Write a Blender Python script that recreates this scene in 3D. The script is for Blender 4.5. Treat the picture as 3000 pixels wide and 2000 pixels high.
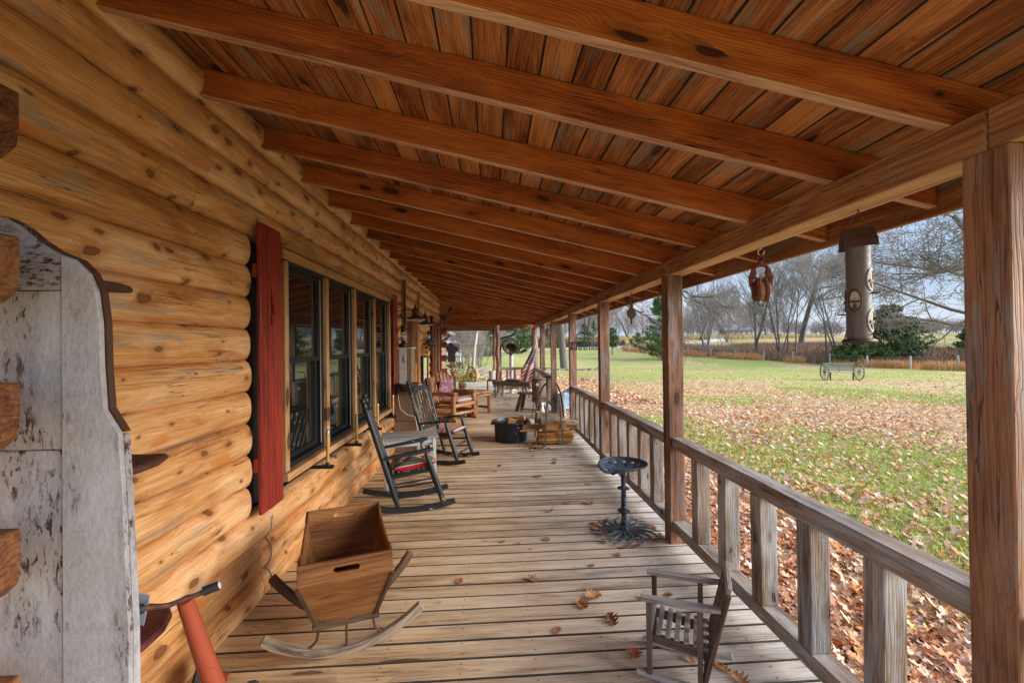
import bpy, bmesh, math, random
import numpy as np
from mathutils import Vector, Matrix, Quaternion
random.seed(7); np.random.seed(7)
C = bpy.context.scene.collection
for o in list(bpy.data.objects): bpy.data.objects.remove(o)
scn = bpy.context.scene
R = math.radians
# ---------------------------------------------------------------- camera
H = 1.715                                   # eye height over the deck
yaw, pitch, roll = R(2.73), R(.41), R(.69)
fw = Vector((math.sin(yaw)*math.cos(pitch), math.cos(yaw)*math.cos(pitch), math.sin(pitch)))
r0 = Vector((math.cos(yaw), -math.sin(yaw), 0)); u0 = r0.cross(fw)
rt = r0*math.cos(roll)-u0*math.sin(roll); up = u0*math.cos(roll)+r0*math.sin(roll)
cam = bpy.data.cameras.new('camera'); camo = bpy.data.objects.new('camera', cam); C.objects.link(camo)
m = Matrix((rt, up, -fw)).transposed().to_4x4(); m.translation = (0, 0, H)
camo.matrix_world = m
cam.sensor_width = 36; cam.lens = 15.6; cam.clip_start = .03; cam.clip_end = 3000
scn.camera = camo
# ---------------------------------------------------------------- sky, sun, exposure
SUN_AZ, SUN_EL = 108, 20                    # clockwise from +Y, degrees
w = bpy.data.worlds.new('World'); scn.world = w; w.use_nodes = True
nt = w.node_tree; nt.nodes.clear()
out = nt.nodes.new('ShaderNodeOutputWorld'); bg = nt.nodes.new('ShaderNodeBackground')
sky = nt.nodes.new('ShaderNodeTexSky'); sky.sky_type = 'NISHITA'; sky.sun_disc = False
sky.sun_elevation = R(SUN_EL); sky.sun_rotation = R(SUN_AZ); sky.air_density = 1.2; sky.dust_density = .6; sky.ozone_density = 2
tc = nt.nodes.new('ShaderNodeTexCoord'); mp = nt.nodes.new('ShaderNodeMapping'); mp.inputs['Scale'].default_value = (1, 1, 3.2)
nz = nt.nodes.new('ShaderNodeTexNoise'); nz.inputs['Scale'].default_value = 2.2; nz.inputs['Detail'].default_value = 6; nz.inputs['Roughness'].default_value = .55
rp = nt.nodes.new('ShaderNodeValToRGB'); rp.color_ramp.elements[0].position = .34; rp.color_ramp.elements[1].position = .68
rp.color_ramp.elements[0].color = (1.25, 1.72, 2.7, 1); rp.color_ramp.elements[1].color = (2.9, 3.3, 4.05, 1)
mx = nt.nodes.new('ShaderNodeMixRGB'); mx.inputs[0].default_value = .85
nt.links.new(tc.outputs['Generated'], mp.inputs[0]); nt.links.new(mp.outputs[0], nz.inputs['Vector']); nt.links.new(nz.outputs[0], rp.inputs[0])
nt.links.new(sky.outputs[0], mx.inputs[1]); nt.links.new(rp.outputs[0], mx.inputs[2]); nt.links.new(mx.outputs[0], bg.inputs[0])
bg.inputs[1].default_value = .05
nt.links.new(bg.outputs[0], out.inputs[0])
sl = bpy.data.lights.new('sun', 'SUN'); sl.energy = 1.4; sl.angle = R(50); sl.color = (1, .95, .88)
so = bpy.data.objects.new('sun', sl); C.objects.link(so)
sd = Vector((math.sin(R(SUN_AZ))*math.cos(R(SUN_EL)), math.cos(R(SUN_AZ))*math.cos(R(SUN_EL)), math.sin(R(SUN_EL))))
so.rotation_euler = sd.to_track_quat('Z', 'Y').to_euler(); so.location = (8, -4, 9)
scn.view_settings.view_transform = 'Standard'; scn.view_settings.look = 'None'; scn.view_settings.exposure = 2.5; scn.view_settings.gamma = 1
scn.view_settings.use_curve_mapping = False
scn.render.engine = 'CYCLES'; scn.cycles.max_bounces = 8; scn.cycles.diffuse_bounces = 5
# ---------------------------------------------------------------- mesh builder
def V(*a): return Vector(a)
def frame(p0, p1, upv=(0, 0, 1)):
    z = (Vector(p1)-Vector(p0)); L = z.length; z = z/max(L, 1e-9)
    u = Vector(upv)
    if abs(z.dot(u)) > .98: u = Vector((1, 0, 0)) if abs(z.x) < .9 else Vector((0, 1, 0))
    x = u.cross(z).normalized(); y = z.cross(x)
    M = Matrix((x, y, z)).transposed().to_4x4(); M.translation = Vector(p0); return M, L
class MB:
    """collects shapes; every vertex also carries a grain coordinate (along, across, across)"""
    def __init__(s): s.v = []; s.f = []; s.g = []
    def add(s, vs, fs, M=None, gs=None):
        b = len(s.v); o = random.random()*9
        for i, p in enumerate(vs):
            p = Vector(p); g = gs[i] if gs else p
            s.g.append((g[0]+o, g[1]+o*.37, g[2]+o*.71)); s.v.append(tuple(M @ p) if M is not None else tuple(p))
        s.f += [tuple(b+i for i in f) for f in fs]; return s
    def box(s, c, d, M=None, top=None):
        hx, hy, hz = d[0]/2, d[1]/2, d[2]/2; t = top or (1, 1)
        vs = []
        for z, k in ((-hz, (1, 1)), (hz, t)):
            vs += [(-hx*k[0], -hy*k[1], z), (hx*k[0], -hy*k[1], z), (hx*k[0], hy*k[1], z), (-hx*k[0], hy*k[1], z)]
        a = max(range(3), key=lambda i: d[i]); r = [a]+[i for i in range(3) if i != a]
        gs = [(p[r[0]], p[r[1]], p[r[2]]) for p in vs]
        vs = [(p[0]+c[0], p[1]+c[1], p[2]+c[2]) for p in vs]
        return s.add(vs, [(3, 2, 1, 0), (4, 5, 6, 7), (0, 1, 5, 4), (1, 2, 6, 5), (2, 3, 7, 6), (3, 0, 4, 7)], M, gs)
    def bar(s, p0, p1, w, h, upv=(0, 0, 1), w1=None, h1=None):
        M, L = frame(p0, p1, upv); w1 = w if w1 is None else w1; h1 = h if h1 is None else h1
        vs = [(-w/2, -h/2, 0), (w/2, -h/2, 0), (w/2, h/2, 0), (-w/2, h/2, 0), (-w1/2, -h1/2, L), (w1/2, -h1/2, L), (w1/2, h1/2, L), (-w1/2, h1/2, L)]
        return s.add(vs, [(3, 2, 1, 0), (4, 5, 6, 7), (0, 1, 5, 4), (1, 2, 6, 5), (2, 3, 7, 6), (3, 0, 4, 7)], M, [(p[2], p[0], p[1]) for p in vs])
    def path(s, pts, sec, closed=False, scale=None, upv=(0, 0, 1), cap=True):
        """sweep the 2-D section sec along pts"""
        pts = [Vector(p) for p in pts]; n = len(pts); m_ = len(sec); vs = []; gs = []; L = 0; px = None
        for i, p in enumerate(pts):
            if closed: t = pts[(i+1) % n]-pts[i-1]
            else: t = pts[min(i+1, n-1)]-pts[max(i-1, 0)]
            t.normalize()
            if px is None:
                u = Vector(upv)
                if abs(t.dot(u)) > .95: u = Vector((1, 0, 0)) if abs(t.x) < .9 else Vector((0, 1, 0))
                x = u.cross(t).normalized()
            else: x = (px-t*px.dot(t)).normalized()
            px = x; y = t.cross(x); k = scale[i] if scale else 1
            if i: L += (pts[i]-pts[i-1]).length
            for a in sec: vs.append(p+x*a[0]*k+y*a[1]*k); gs.append((L, a[0]*k, a[1]*k))
        fs = []
        for i in range(n if closed else n-1):
            j = (i+1) % n
            for q in range(m_): fs.append((i*m_+q, i*m_+(q+1) % m_, j*m_+(q+1) % m_, j*m_+q))
        if cap and not closed: fs += [tuple(range(m_))[::-1], tuple((n-1)*m_+q for q in range(m_))]
        return s.add(vs, fs, None, gs)
    def tube(s, pts, r, n=8, closed=False, upv=(0, 0, 1)):
        sec = [(math.cos(2*math.pi*i/n), math.sin(2*math.pi*i/n)) for i in range(n)]
        rr = r if isinstance(r, (list, tuple)) else [r]*len(pts)
        return s.path(pts, sec, closed, rr, upv)
    def lathe(s, prof, n=16, M=None, c=(0, 0, 0), jit=0):
        vs = []; gs = []; L = 0
        for k, (r, z) in enumerate(prof):
            if k: L += math.hypot(r-prof[k-1][0], z-prof[k-1][1])
            for i in range(n):
                a = 2*math.pi*i/n; q = r*(1+random.uniform(-jit, jit)); vs.append((q*math.cos(a)+c[0], q*math.sin(a)+c[1], z+c[2])); gs.append((L, r*math.cos(a), r*math.sin(a)))
        fs = []
        for k in range(len(prof)-1):
            for i in range(n): fs.append((k*n+i, k*n+(i+1) % n, (k+1)*n+(i+1) % n, (k+1)*n+i))
        if prof[0][0] > 1e-6: fs.append(tuple(range(n))[::-1])
        if prof[-1][0] > 1e-6: fs.append(tuple((len(prof)-1)*n+i for i in range(n)))
        return s.add(vs, fs, M, gs)
    def prism(s, poly, th, M=None, axis=0):
        """outline in the XY plane, extruded th along Z"""
        n = len(poly); vs = [(x, y, 0) for x, y in poly]+[(x, y, th) for x, y in poly]
        fs = [tuple(range(n))[::-1], tuple(range(n, 2*n))]+[(i, (i+1) % n, n+(i+1) % n, n+i) for i in range(n)]
        gs = [(p[axis], p[1-axis], p[2]) for p in vs]
        return s.add(vs, fs, M, gs)
    def ring(s, c, r, t, n=24, M=None, m_=6):
        pts = [Vector((math.cos(2*math.pi*i/n)*r+c[0], math.sin(2*math.pi*i/n)*r+c[1], c[2])) for i in range(n)]
        if M is not None: pts = [M @ p for p in pts]
        return s.tube(pts, t, m_, closed=True)
    def build(s, name, mat, parent=None, smooth=False, bevel=0, **kw):
        me = bpy.data.meshes.new(name); me.from_pydata(s.v, [], s.f)
        at = me.attributes.new('gr', 'FLOAT_VECTOR', 'POINT'); at.data.foreach_set('vector', np.array(s.g, dtype=np.float32).ravel())
        bm = bmesh.new(); bm.from_mesh(me); bmesh.ops.recalc_face_normals(bm, faces=bm.faces); bm.to_mesh(me); bm.free()
        return link(name, me, mat, parent, smooth, bevel, **kw)
def link(name, me, mat, parent=None, smooth=False, bevel=0, **kw):
    o = bpy.data.objects.new(name, me); C.objects.link(o)
    if mat is not None and len(me.materials) == 0: me.materials.append(mat)
    if smooth:
        me.polygons.foreach_set('use_smooth', [True]*len(me.polygons))
        if smooth != 'all': me.set_sharp_from_angle(angle=R(smooth if smooth is not True else 42))
    if parent is not None: o.parent = parent
    if bevel:
        b = o.modifiers.new('bevel', 'BEVEL'); b.width = bevel; b.segments = 1; b.limit_method = 'ANGLE'; b.angle_limit = R(40)
    for k, v_ in kw.items(): o[k] = v_
    return o
def npmesh(name, v, f, mat, parent=None, attrs=None, smooth=False, **kw):
    """fast mesh from numpy arrays; f is (n,3) or (n,4)"""
    v = np.asarray(v, dtype=np.float32); f = np.asarray(f, dtype=np.int32); me = bpy.data.meshes.new(name)
    me.vertices.add(len(v)); me.vertices.foreach_set('co', v.ravel())
    k = f.shape[1]; me.loops.add(f.size); me.loops.foreach_set('vertex_index', f.ravel())
    me.polygons.add(len(f)); me.polygons.foreach_set('loop_start', np.arange(0, f.size, k, dtype=np.int32)); me.polygons.foreach_set('loop_total', np.full(len(f), k, dtype=np.int32))
    for an, (typ, arr) in (attrs or {}).items():
        a = me.attributes.new(an, typ, 'POINT'); a.data.foreach_set('vector' if typ == 'FLOAT_VECTOR' else 'value', np.asarray(arr, dtype=np.float32).ravel())
    me.update(calc_edges=True)
    return link(name, me, mat, parent, smooth, **kw)
def faces_mat(o, mat, test):
    """second material on the faces whose normal passes the test"""
    me = o.data
    if len(me.materials) < 2: me.materials.append(mat)
    for p in me.polygons:
        if test(p.normal): p.material_index = 1
    return o
def thing(name, label, cat, loc=(0, 0, 0), rz=0, group=None, kind=None):
    o = bpy.data.objects.new(name, None); C.objects.link(o); o.empty_display_size = .1
    o.location = loc; o.rotation_euler = (0, 0, rz)
    if label: o['label'] = label
    if cat: o['category'] = cat
    if group: o['group'] = group
    if kind: o['kind'] = kind
    return o
def tag(o, label, cat, group=None, kind=None):
    o['label'] = label; o['category'] = cat
    if group: o['group'] = group
    if kind: o['kind'] = kind
    return o
def dup(root, loc=None, rz=None, label=None, group=None, parent=None, scale=None):
    c = root.copy(); C.objects.link(c)
    if parent is not None: c.parent = parent
    if loc is not None: c.location = loc
    if rz is not None: c.rotation_euler = (c.rotation_euler.x, c.rotation_euler.y, rz)
    if scale is not None: c.scale = scale if hasattr(scale, '__len__') else (scale,)*3
    if label: c['label'] = label
    if group: c['group'] = group
    for ch in list(root.children): dup(ch, parent=c)
    return c
# ---------------------------------------------------------------- materials
class NT:
    def __init__(s, name):
        s.m = bpy.data.materials.new(name); s.m.use_nodes = True; s.t = s.m.node_tree; s.t.nodes.clear()
        s.o = s.n('OutputMaterial'); s.b = s.n('BsdfPrincipled'); s.l(s.b.outputs[0], s.o.inputs[0])
    def n(s, t, **k):
        x = s.t.nodes.new('ShaderNode'+t)
        for a, b in k.items(): setattr(x, a, b)
        return x
    def l(s, a, b): s.t.links.new(a, b)
    def put(s, sock, v_):
        if hasattr(v_, 'is_linked') or hasattr(v_, 'links'): s.l(v_, sock)
        else: sock.default_value = v_
    def math(s, op, a, b=None, c=None, clamp=False):
        x = s.n('Math', operation=op, use_clamp=clamp); s.put(x.inputs[0], a)
        if b is not None: s.put(x.inputs[1], b)
        if c is not None: s.put(x.inputs[2], c)
        return x.outputs[0]
    def vmul(s, v_, k):
        x = s.n('VectorMath', operation='MULTIPLY'); s.put(x.inputs[0], v_); x.inputs[1].default_value = k; return x.outputs[0]
    def vadd(s, a, b):
        x = s.n('VectorMath', operation='ADD'); s.put(x.inputs[0], a); s.put(x.inputs[1], b); return x.outputs[0]
    def noise(s, v_, scale=1, detail=2, rough=.5, dist=0):
        x = s.n('TexNoise'); s.put(x.inputs['Vector'], v_); x.inputs['Scale'].default_value = scale; x.inputs['Detail'].default_value = detail
        x.inputs['Roughness'].default_value = rough; x.inputs['Distortion'].default_value = dist; return x.outputs[0]
    def mr(s, v_, a, b, c=0, d=1, sm=True):
        x = s.n('MapRange', interpolation_type='SMOOTHSTEP' if sm else 'LINEAR'); s.put(x.inputs[0], v_)
        for i, q in enumerate((a, b, c, d)): x.inputs[i+1].default_value = q
        return x.outputs[0]
    def ramp(s, v_, els, const=False):
        x = s.n('ValToRGB'); s.put(x.inputs[0], v_); cr = x.color_ramp
        if const: cr.interpolation = 'CONSTANT'
        while len(cr.elements) < len(els): cr.elements.new(.5)
        for e, (p, c) in zip(cr.elements, els): e.position = p; e.color = (*c, 1)
        return x.outputs[0]
    def mix(s, f, a, b, mode='MIX'):
        x = s.n('MixRGB', blend_type=mode); s.put(x.inputs[0], f)
        for i, q in ((1, a), (2, b)): s.put(x.inputs[i], (*q, 1) if isinstance(q, tuple) and len(q) == 3 else q)
        return x.outputs[0]
    def fin(s, col, rough=.6, bump=None, dist=.002, strength=.5, metal=0, spec=None):
        s.put(s.b.inputs['Base Color'], (*col, 1) if isinstance(col, tuple) and len(col) == 3 else col); s.put(s.b.inputs['Roughness'], rough); s.b.inputs['Metallic'].default_value = metal
        if spec is not None: s.b.inputs['Specular IOR Level'].default_value = spec
        if bump is not None:
            b = s.n('Bump'); b.inputs['Strength'].default_value = strength; b.inputs['Distance'].default_value = dist; s.l(bump, b.inputs['Height']); s.l(b.outputs[0], s.b.inputs['Normal'])
        return s.m
    def gr(s, k=1):
        a = s.n('Attribute', attribute_name='gr').outputs['Vector']; oi = s.n('ObjectInfo')
        c = s.n('CombineXYZ')
        for i, q in enumerate((17.3, 31.1, 53.7)): s.put(c.inputs[i], s.math('MULTIPLY', oi.outputs['Random'], q))
        return s.vadd(a, c.outputs[0]), oi.outputs['Random']
def wood(name, light, mid, dark, knotc=None, rings=80, warp=5, knots=1, rough=.6, spec=.4, bump=.5, var=.25, blot=.5, grey=None, fib=1, stain=None, knsc=(3.2, 8, 8), kprob=.5, streak=1, cracks=0, ringw=.2, kr=1, k2d=False, kop=.92):
    N = NT(name); g, rnd = N.gr(); ksum = None
    kn = halo = None
    if knots:
        kd = N.n('TexNoise'); N.l(N.vmul(g, (11, 24, 24)), kd.inputs['Vector']); kd.inputs['Scale'].default_value = 1
        kv = N.vadd(N.vmul(g, knsc), N.vmul(kd.outputs['Color'], (.20, .22, .22)))
        vo = N.n('TexVoronoi', voronoi_dimensions='2D' if k2d else '3D'); N.l(kv, vo.inputs['Vector']); vo.inputs['Scale'].default_value = 1; d0 = vo.outputs['Distance']
        sc = N.n('SeparateColor'); N.l(vo.outputs['Color'], sc.inputs[0])
        on = N.mr(N.math('ADD', sc.outputs[0], N.math('MULTIPLY', N.math('SUBTRACT', N.noise(N.vmul(g, (.9, 3.1, 3.1)), 1, 1), .5), 1.6)), 1-kprob-.01, 1-kprob+.01); d = N.math('DIVIDE', d0, N.mr(N.math('POWER', sc.outputs[1], 1.6), 0, 1, .35*kr, 1.75*kr, False)); d = N.math('ADD', d, N.math('MULTIPLY', N.math('SUBTRACT', 1, on), 2))
        kn = N.mr(d, .205, .150); core = N.mr(d, .15, .07); halo = N.mr(d, .75, .12)
    wn = N.noise(N.vmul(g, (.9, 4, 4)), 1, 3, .55)
    sx = N.n('SeparateXYZ'); N.l(g, sx.inputs[0])
    p = N.math('MULTIPLY', N.math('ADD', sx.outputs[1], N.math('MULTIPLY', sx.outputs[2], .55)), rings*6.283)
    p = N.math('ADD', p, N.math('MULTIPLY', wn, warp*2*6.283))
    if knots: p = N.math('ADD', p, N.math('MULTIPLY', halo, 22))
    gsin = N.math('POWER', N.math('MULTIPLY_ADD', N.math('SINE', p), .5, .5), 5)
    fb = N.noise(N.vmul(g, (5, 150, 150)), 1, 3, .65)
    st = N.noise(N.vmul(g, (1.7, 34, 34)), 1, 5, .7, .4)
    bl = N.noise(N.vmul(g, (1.3, 6, 6)), 1, 5, .62, .6)
    t = N.math('MULTIPLY_ADD', N.math('SUBTRACT', bl, .5), blot*2.6, .42)
    t = N.math('MULTIPLY_ADD', N.math('SUBTRACT', st, .5), .9*streak, t)
    t = N.math('MULTIPLY_ADD', N.math('SUBTRACT', fb, .5), .6*fib, t)
    t = N.math('MULTIPLY_ADD', gsin, ringw, t)
    t = N.math('MULTIPLY_ADD', N.math('SUBTRACT', rnd, .5), var, t)
    col = N.ramp(t, [(.12, light), (.5, mid), (.95, dark)])
    if grey:
        gc, lo, hi = grey; gf = N.mr(N.noise(N.vmul(g, (2.2, 12, 12)), 1, 5, .68), lo, hi); gcol = N.ramp(t, [(.1, tuple(c*1.25 for c in gc)), (.9, tuple(c*.45 for c in gc))])
        col = N.mix(gf, col, gcol)
    if stain:
        sc_, lo, hi = stain; col = N.mix(N.mr(N.noise(N.vmul(g, (1.3, 4, 4)), 1.7, 4, .65), lo, hi), col, sc_, 'MULTIPLY' if False else 'MIX')
    h = N.math('SUBTRACT', N.math('MULTIPLY', fb, -1), N.math('MULTIPLY', gsin, .6))
    if cracks:
        cn = N.noise(N.vmul(g, (1.1, 26, 26)), 1, 3, .5, .2); cr = N.mr(N.math('ABSOLUTE', N.math('SUBTRACT', cn, .5)), .012, .003); on2 = N.mr(N.noise(N.vmul(g, (2, 5, 5)), 1, 1), .56, .60); cr = N.math('MULTIPLY', cr, on2)
        col = N.mix(N.math('MULTIPLY', cr, .8), col, tuple(c*.3 for c in dark)); h = N.math('SUBTRACT', h, cr)
    if knots:
        kc = knotc or tuple(c*.25 for c in dark)
        col = N.mix(N.math('MULTIPLY', N.mr(d, .55, .16), .5), col, dark); col = N.mix(N.math('MULTIPLY', kn, kop), col, kc); col = N.mix(N.math('MULTIPLY', core, .35), col, dark)
        h = N.math('SUBTRACT', h, N.math('MULTIPLY', kn, .8))
    return N, col, h, t, rnd
def woodm(name, *a, rough=.6, spec=.35, bump=.5, dist=.003, **k):
    N, col, h, t, rnd = wood(name, *a, **k); return N.fin(col, N.mr(t, 0, 1, rough-.08, rough+.12, False), h, dist, bump, spec=spec)
def plain(name, col, rough=.5, metal=0, var=.25, nscale=14, bump=.2, spec=.5, dist=.003):
    N = NT(name); g, rnd = N.gr(); n1 = N.noise(g, nscale, 5, .6)
    c = N.mix(N.mr(n1, .3, .75), tuple(x*(1+var) for x in col), tuple(x*(1-var) for x in col)); return N.fin(c, N.mr(n1, .3, .7, rough-.08, min(1, rough+.1)), n1, dist, bump, metal, spec)
def chippy(name, paint, under, lo=.5, hi=.56, rough=.6, metal=0, stretch=(4, 30, 30), under2=None, amt=1):
    """paint flaking off what is underneath"""
    N = NT(name); g, rnd = N.gr()
    a = N.noise(N.vmul(g, stretch), 1, 6, .68); b = N.noise(N.vmul(g, (1.2, 3, 3)), 1, 3, .5)
    f = N.mr(N.math('ADD', a, N.math('MULTIPLY', N.math('SUBTRACT', b, .5), .75*amt)), lo, hi)
    fb = N.noise(N.vmul(g, (6, 120, 120)), 1, 3, .6)
    pc = N.mix(fb, tuple(x*.72 for x in paint), tuple(min(1, x*1.12) for x in paint)); uc = N.mix(fb, tuple(x*.6 for x in under), under2 or tuple(x*1.3 for x in under))
    return N.fin(N.mix(f, pc, uc), N.mr(f, 0, 1, rough, .8), N.math('MULTIPLY_ADD', f, -1, N.math('MULTIPLY', fb, .3)), .002, .6, metal)
M = {}
M['log'] = None
def mk_log():
    N, col, h, t, rnd = wood('pine_log', (.84, .52, .27), (.66, .325, .115), (.32, .11, .028), (.12, .044, .018), rings=75, warp=6, var=.18, blot=.66, grey=((.46, .34, .25), .52, .70), stain=((.62, .235, .06), .56, .70), knsc=(4.2, 7.6, 7.6), kprob=.46, streak=1.1, cracks=1, ringw=.14, kr=.60, k2d=True, kop=.78)
    return N.fin(col, .58, h, .004, .45, spec=.3)
M['log'] = mk_log()
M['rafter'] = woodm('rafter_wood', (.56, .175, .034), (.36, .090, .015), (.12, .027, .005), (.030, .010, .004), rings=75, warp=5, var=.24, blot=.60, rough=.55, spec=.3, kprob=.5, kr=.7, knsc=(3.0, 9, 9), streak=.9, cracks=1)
M['roofboard'] = woodm('roof_board_wood', (.55, .235, .075), (.32, .108, .026), (.095, .026, .006), (.02, .009, .005), rings=75, warp=6, var=.36, blot=.65, rough=.6, grey=((.30, .22, .155), .50, .66), fib=1.3, kprob=.25, streak=1.5, knsc=(2.2, 10, 10))
M['beam'] = woodm('beam_wood', (.44, .21, .08), (.27, .108, .036), (.095, .033, .011), (.035, .015, .008), kr=.5, streak=1.4, cracks=1, rings=70, warp=4, var=.2, blot=.5, grey=((.24, .17, .12), .5, .7), fib=1.5)
M['post'] = woodm('post_wood', (.36, .18, .105), (.235, .105, .056), (.08, .034, .019), (.035, .013, .008), rings=75, warp=4, var=.25, blot=.7, grey=((.27, .22, .20), .46, .64), fib=1.8, kr=.55, knsc=(3.2, 8, 8), streak=1.3, cracks=1)
M['rail'] = woodm('rail_wood', (.36, .28, .22), (.25, .175, .125), (.09, .055, .038), (.04, .02, .012), rings=80, warp=4, var=.35, blot=.7, grey=((.36, .34, .335), .42, .58), kr=.5, fib=2.2, streak=1.5, cracks=1)
def mk_deck():
    N, col, h, t, rnd = wood('deck_board_wood', (.76, .55, .33), (.58, .38, .20), (.22, .115, .05), (.08, .04, .02), rings=85, warp=6, var=.38, blot=.5, fib=1.5, knsc=(1.6, 9, 9), streak=1.5, kprob=.4, cracks=1)
    geo = N.n('NewGeometry'); sx = N.n('SeparateXYZ'); N.l(geo.outputs['Position'], sx.inputs[0])
    n1 = N.noise(geo.outputs['Position'], 1.3, 3, .6); f = N.mr(N.math('ADD', sx.outputs[0], N.math('MULTIPLY', N.math('SUBTRACT', n1, .5), 2.2)), -1.1, 2.2, .04, .85)
    gcol = N.ramp(t, [(.1, (.80, .78, .76)), (.5, (.56, .54, .52)), (.95, (.18, .165, .15))]); col = N.mix(f, col, gcol)
    rail_dark = N.math('MULTIPLY', N.mr(N.noise(geo.outputs['Position'], 3.1, 4, .65), .56, .72), N.mr(sx.outputs[0], .7, 1.5)); col = N.mix(N.math('MULTIPLY', rail_dark, .75), col, (.10, .11, .06))  # dark olive patches, stronger towards the railing side
    return N.fin(col, N.mr(t, 0, 1, .42, .62, False), h, .003, .55, spec=.45)
M['deck'] = mk_deck()
M['dark'] = plain('dark_gap', (.02, .015, .012), .9)
M['black_frame'] = plain('black_window_frame', (.012, .013, .015), .5, var=.05, bump=.0, spec=.3)
def mk_glass():
    N = NT('window_glass'); N.fin((.012, .013, .012), .015, spec=.5); N.b.inputs['IOR'].default_value = 1.9; return N.m
M['glass'] = mk_glass()
M['mirror'] = NT('mirror_glass').fin((.85, .85, .85), .03, metal=1)
M['trim'] = woodm('trim_wood', (.58, .34, .16), (.44, .22, .09), (.22, .09, .03), rings=60, warp=4, var=.2, blot=.5, grey=((.30, .24, .19), .55, .7))
M['shutter'] = woodm('red_shutter_paint', (.34, .036, .016), (.24, .021, .010), (.06, .008, .006), knots=0, rings=60, var=.25, blot=.5, streak=1.6, fib=1.8, rough=.5)
M['door'] = plain('dark_red_door', (.11, .012, .008), .5)
M['blackchair'] = chippy('chipped_black_paint', (.014, .017, .022), (.34, .29, .24), .625, .67, .42, stretch=(14, 34, 34))
M['whitepaint'] = chippy('chipped_white_paint', (.46, .455, .48), (.16, .11, .09), .47, .74, .6, stretch=(12, 26, 26), amt=1.3)
M['whitetable'] = chippy('worn_white_paint', (.55, .58, .60), (.13, .10, .08), .52, .57, .6, stretch=(5, 40, 40))
M['tabletop'] = woodm('weathered_tabletop', (.45, .43, .40), (.34, .32, .30), (.14, .12, .11), knots=0, rings=60, var=.1, fib=1.8)
def mk_oldwhite():
    N = NT('old_weathered_white_paint'); g, rnd = N.gr()
    dirt = N.noise(N.vmul(g, (2, 5, 5)), 1.2, 6, .7, .8); fine = N.noise(N.vmul(g, (30, 90, 90)), 1, 4, .75); weave = N.noise(N.vmul(g, (90, 320, 320)), 1, 2, .7)
    c = N.ramp(N.math('MULTIPLY_ADD', fine, .45, N.math('MULTIPLY_ADD', weave, .25, N.math('MULTIPLY', dirt, .5))), [(.40, (.23, .215, .225)), (.55, (.36, .345, .36)), (.72, (.50, .495, .52))])
    zone = N.mr(N.noise(N.vmul(g, (1.4, 4, 4)), 1.3, 3, .6), .46, .60); chip = N.noise(N.vmul(g, (16, 46, 46)), 1, 6, .75, .4); f = N.math('MULTIPLY', N.mr(chip, .535, .565), zone); f2 = N.mr(chip, .70, .72)
    f = N.math('MAXIMUM', f, f2); c = N.mix(N.math('MULTIPLY', zone, .35), c, (.26, .20, .18)); c = N.mix(f, c, (.075, .042, .032))
    return N.fin(c, .75, N.math('SUBTRACT', N.math('MULTIPLY', fine, .4), f), .003, .7, spec=.2)
M['whitepaint'] = mk_oldwhite()
M['brownpaint'] = chippy('worn_brown_paint', (.085, .040, .024), (.28, .22, .18), .66, .72, .6)
M['brownfelt'] = plain('brown_shelf_wood', (.075, .028, .018), .8, bump=.6, nscale=40)
M['maroon'] = plain('maroon_shelf_top', (.11, .026, .020), .85, bump=.5, nscale=60)
M['endgrain'] = woodm('log_end_wood', (.30, .13, .05), (.17, .062, .022), (.05, .018, .008), knots=0, streak=1.6, rings=40, var=.3, blot=.6)
M['cradle'] = woodm('old_cradle_wood', (.36, .165, .058), (.235, .092, .028), (.09, .03, .01), (.05, .02, .01), rings=55, warp=5, var=.15, blot=.7, rough=.5)
M['cradledark'] = woodm('dark_worn_wood', (.16, .10, .06), (.09, .05, .03), (.035, .02, .013), knots=0, rings=60, var=.2)
M['rocker'] = woodm('pale_rocker_wood', (.50, .43, .36), (.34, .26, .19), (.10, .07, .05), knots=0, rings=60, var=.2, blot=1.1)
M['rust'] = plain('rusty_iron', (.085, .030, .020), .75, 0, .45, 30, .6)
M['rustred'] = plain('rusty_red_iron', (.13, .032, .022), .7, 0, .45, 24, .6)
M['iron'] = plain('dark_iron', (.045, .035, .03), .5, .6, .4, 30, .5)
M['strap'] = plain('brown_steel_strap', (.11, .075, .055), .6, .2, .4, 30, .4)
M['blueiron'] = chippy('blue_black_cast_iron', (.075, .11, .155), (.012, .014, .018), .56, .62, .42, metal=.1, stretch=(30, 30, 30))
M['blackrubber'] = chippy('scuffed_black_rubber', (.013, .017, .027), (.20, .20, .20), .66, .74, .35, stretch=(14, 14, 14))
M['greywood'] = woodm('grey_weathered_wood', (.50, .47, .46), (.34, .30, .28), (.09, .055, .04), knots=0, rings=70, var=.35, blot=.5, fib=1.8)
M['childside'] = woodm('brown_weathered_wood', (.20, .15, .12), (.13, .08, .055), (.05, .028, .02), knots=0, rings=70, var=.3, blot=.5, fib=1.6)
M['pinelog'] = woodm('peeled_pine_log', (.44, .24, .11), (.28, .12, .042), (.11, .038, .013), (.05, .016, .008), rings=40, warp=4, var=.2, blot=.6, knsc=(5, 14, 14))
M['pinetop'] = woodm('pine_tabletop', (.46, .30, .19), (.33, .19, .10), (.14, .07, .03), rings=50, var=.1)
M['bark'] = None
def mk_bark(name, a, b, sc=(3, 14, 14), dist=.02):
    N = NT(name); g, rnd = N.gr(); n1 = N.noise(N.vmul(g, sc), 1.6, 6, .7, .5); return N.fin(N.ramp(n1, [(.3, b), (.62, a)]), .9, n1, dist, .8)
M['bark'] = mk_bark('firewood_bark', (.34, .28, .23), (.055, .04, .03))
M['treebark'] = mk_bark('tree_bark', (.20, .185, .17), (.06, .052, .045), (2, 8, 8), .03)
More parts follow.
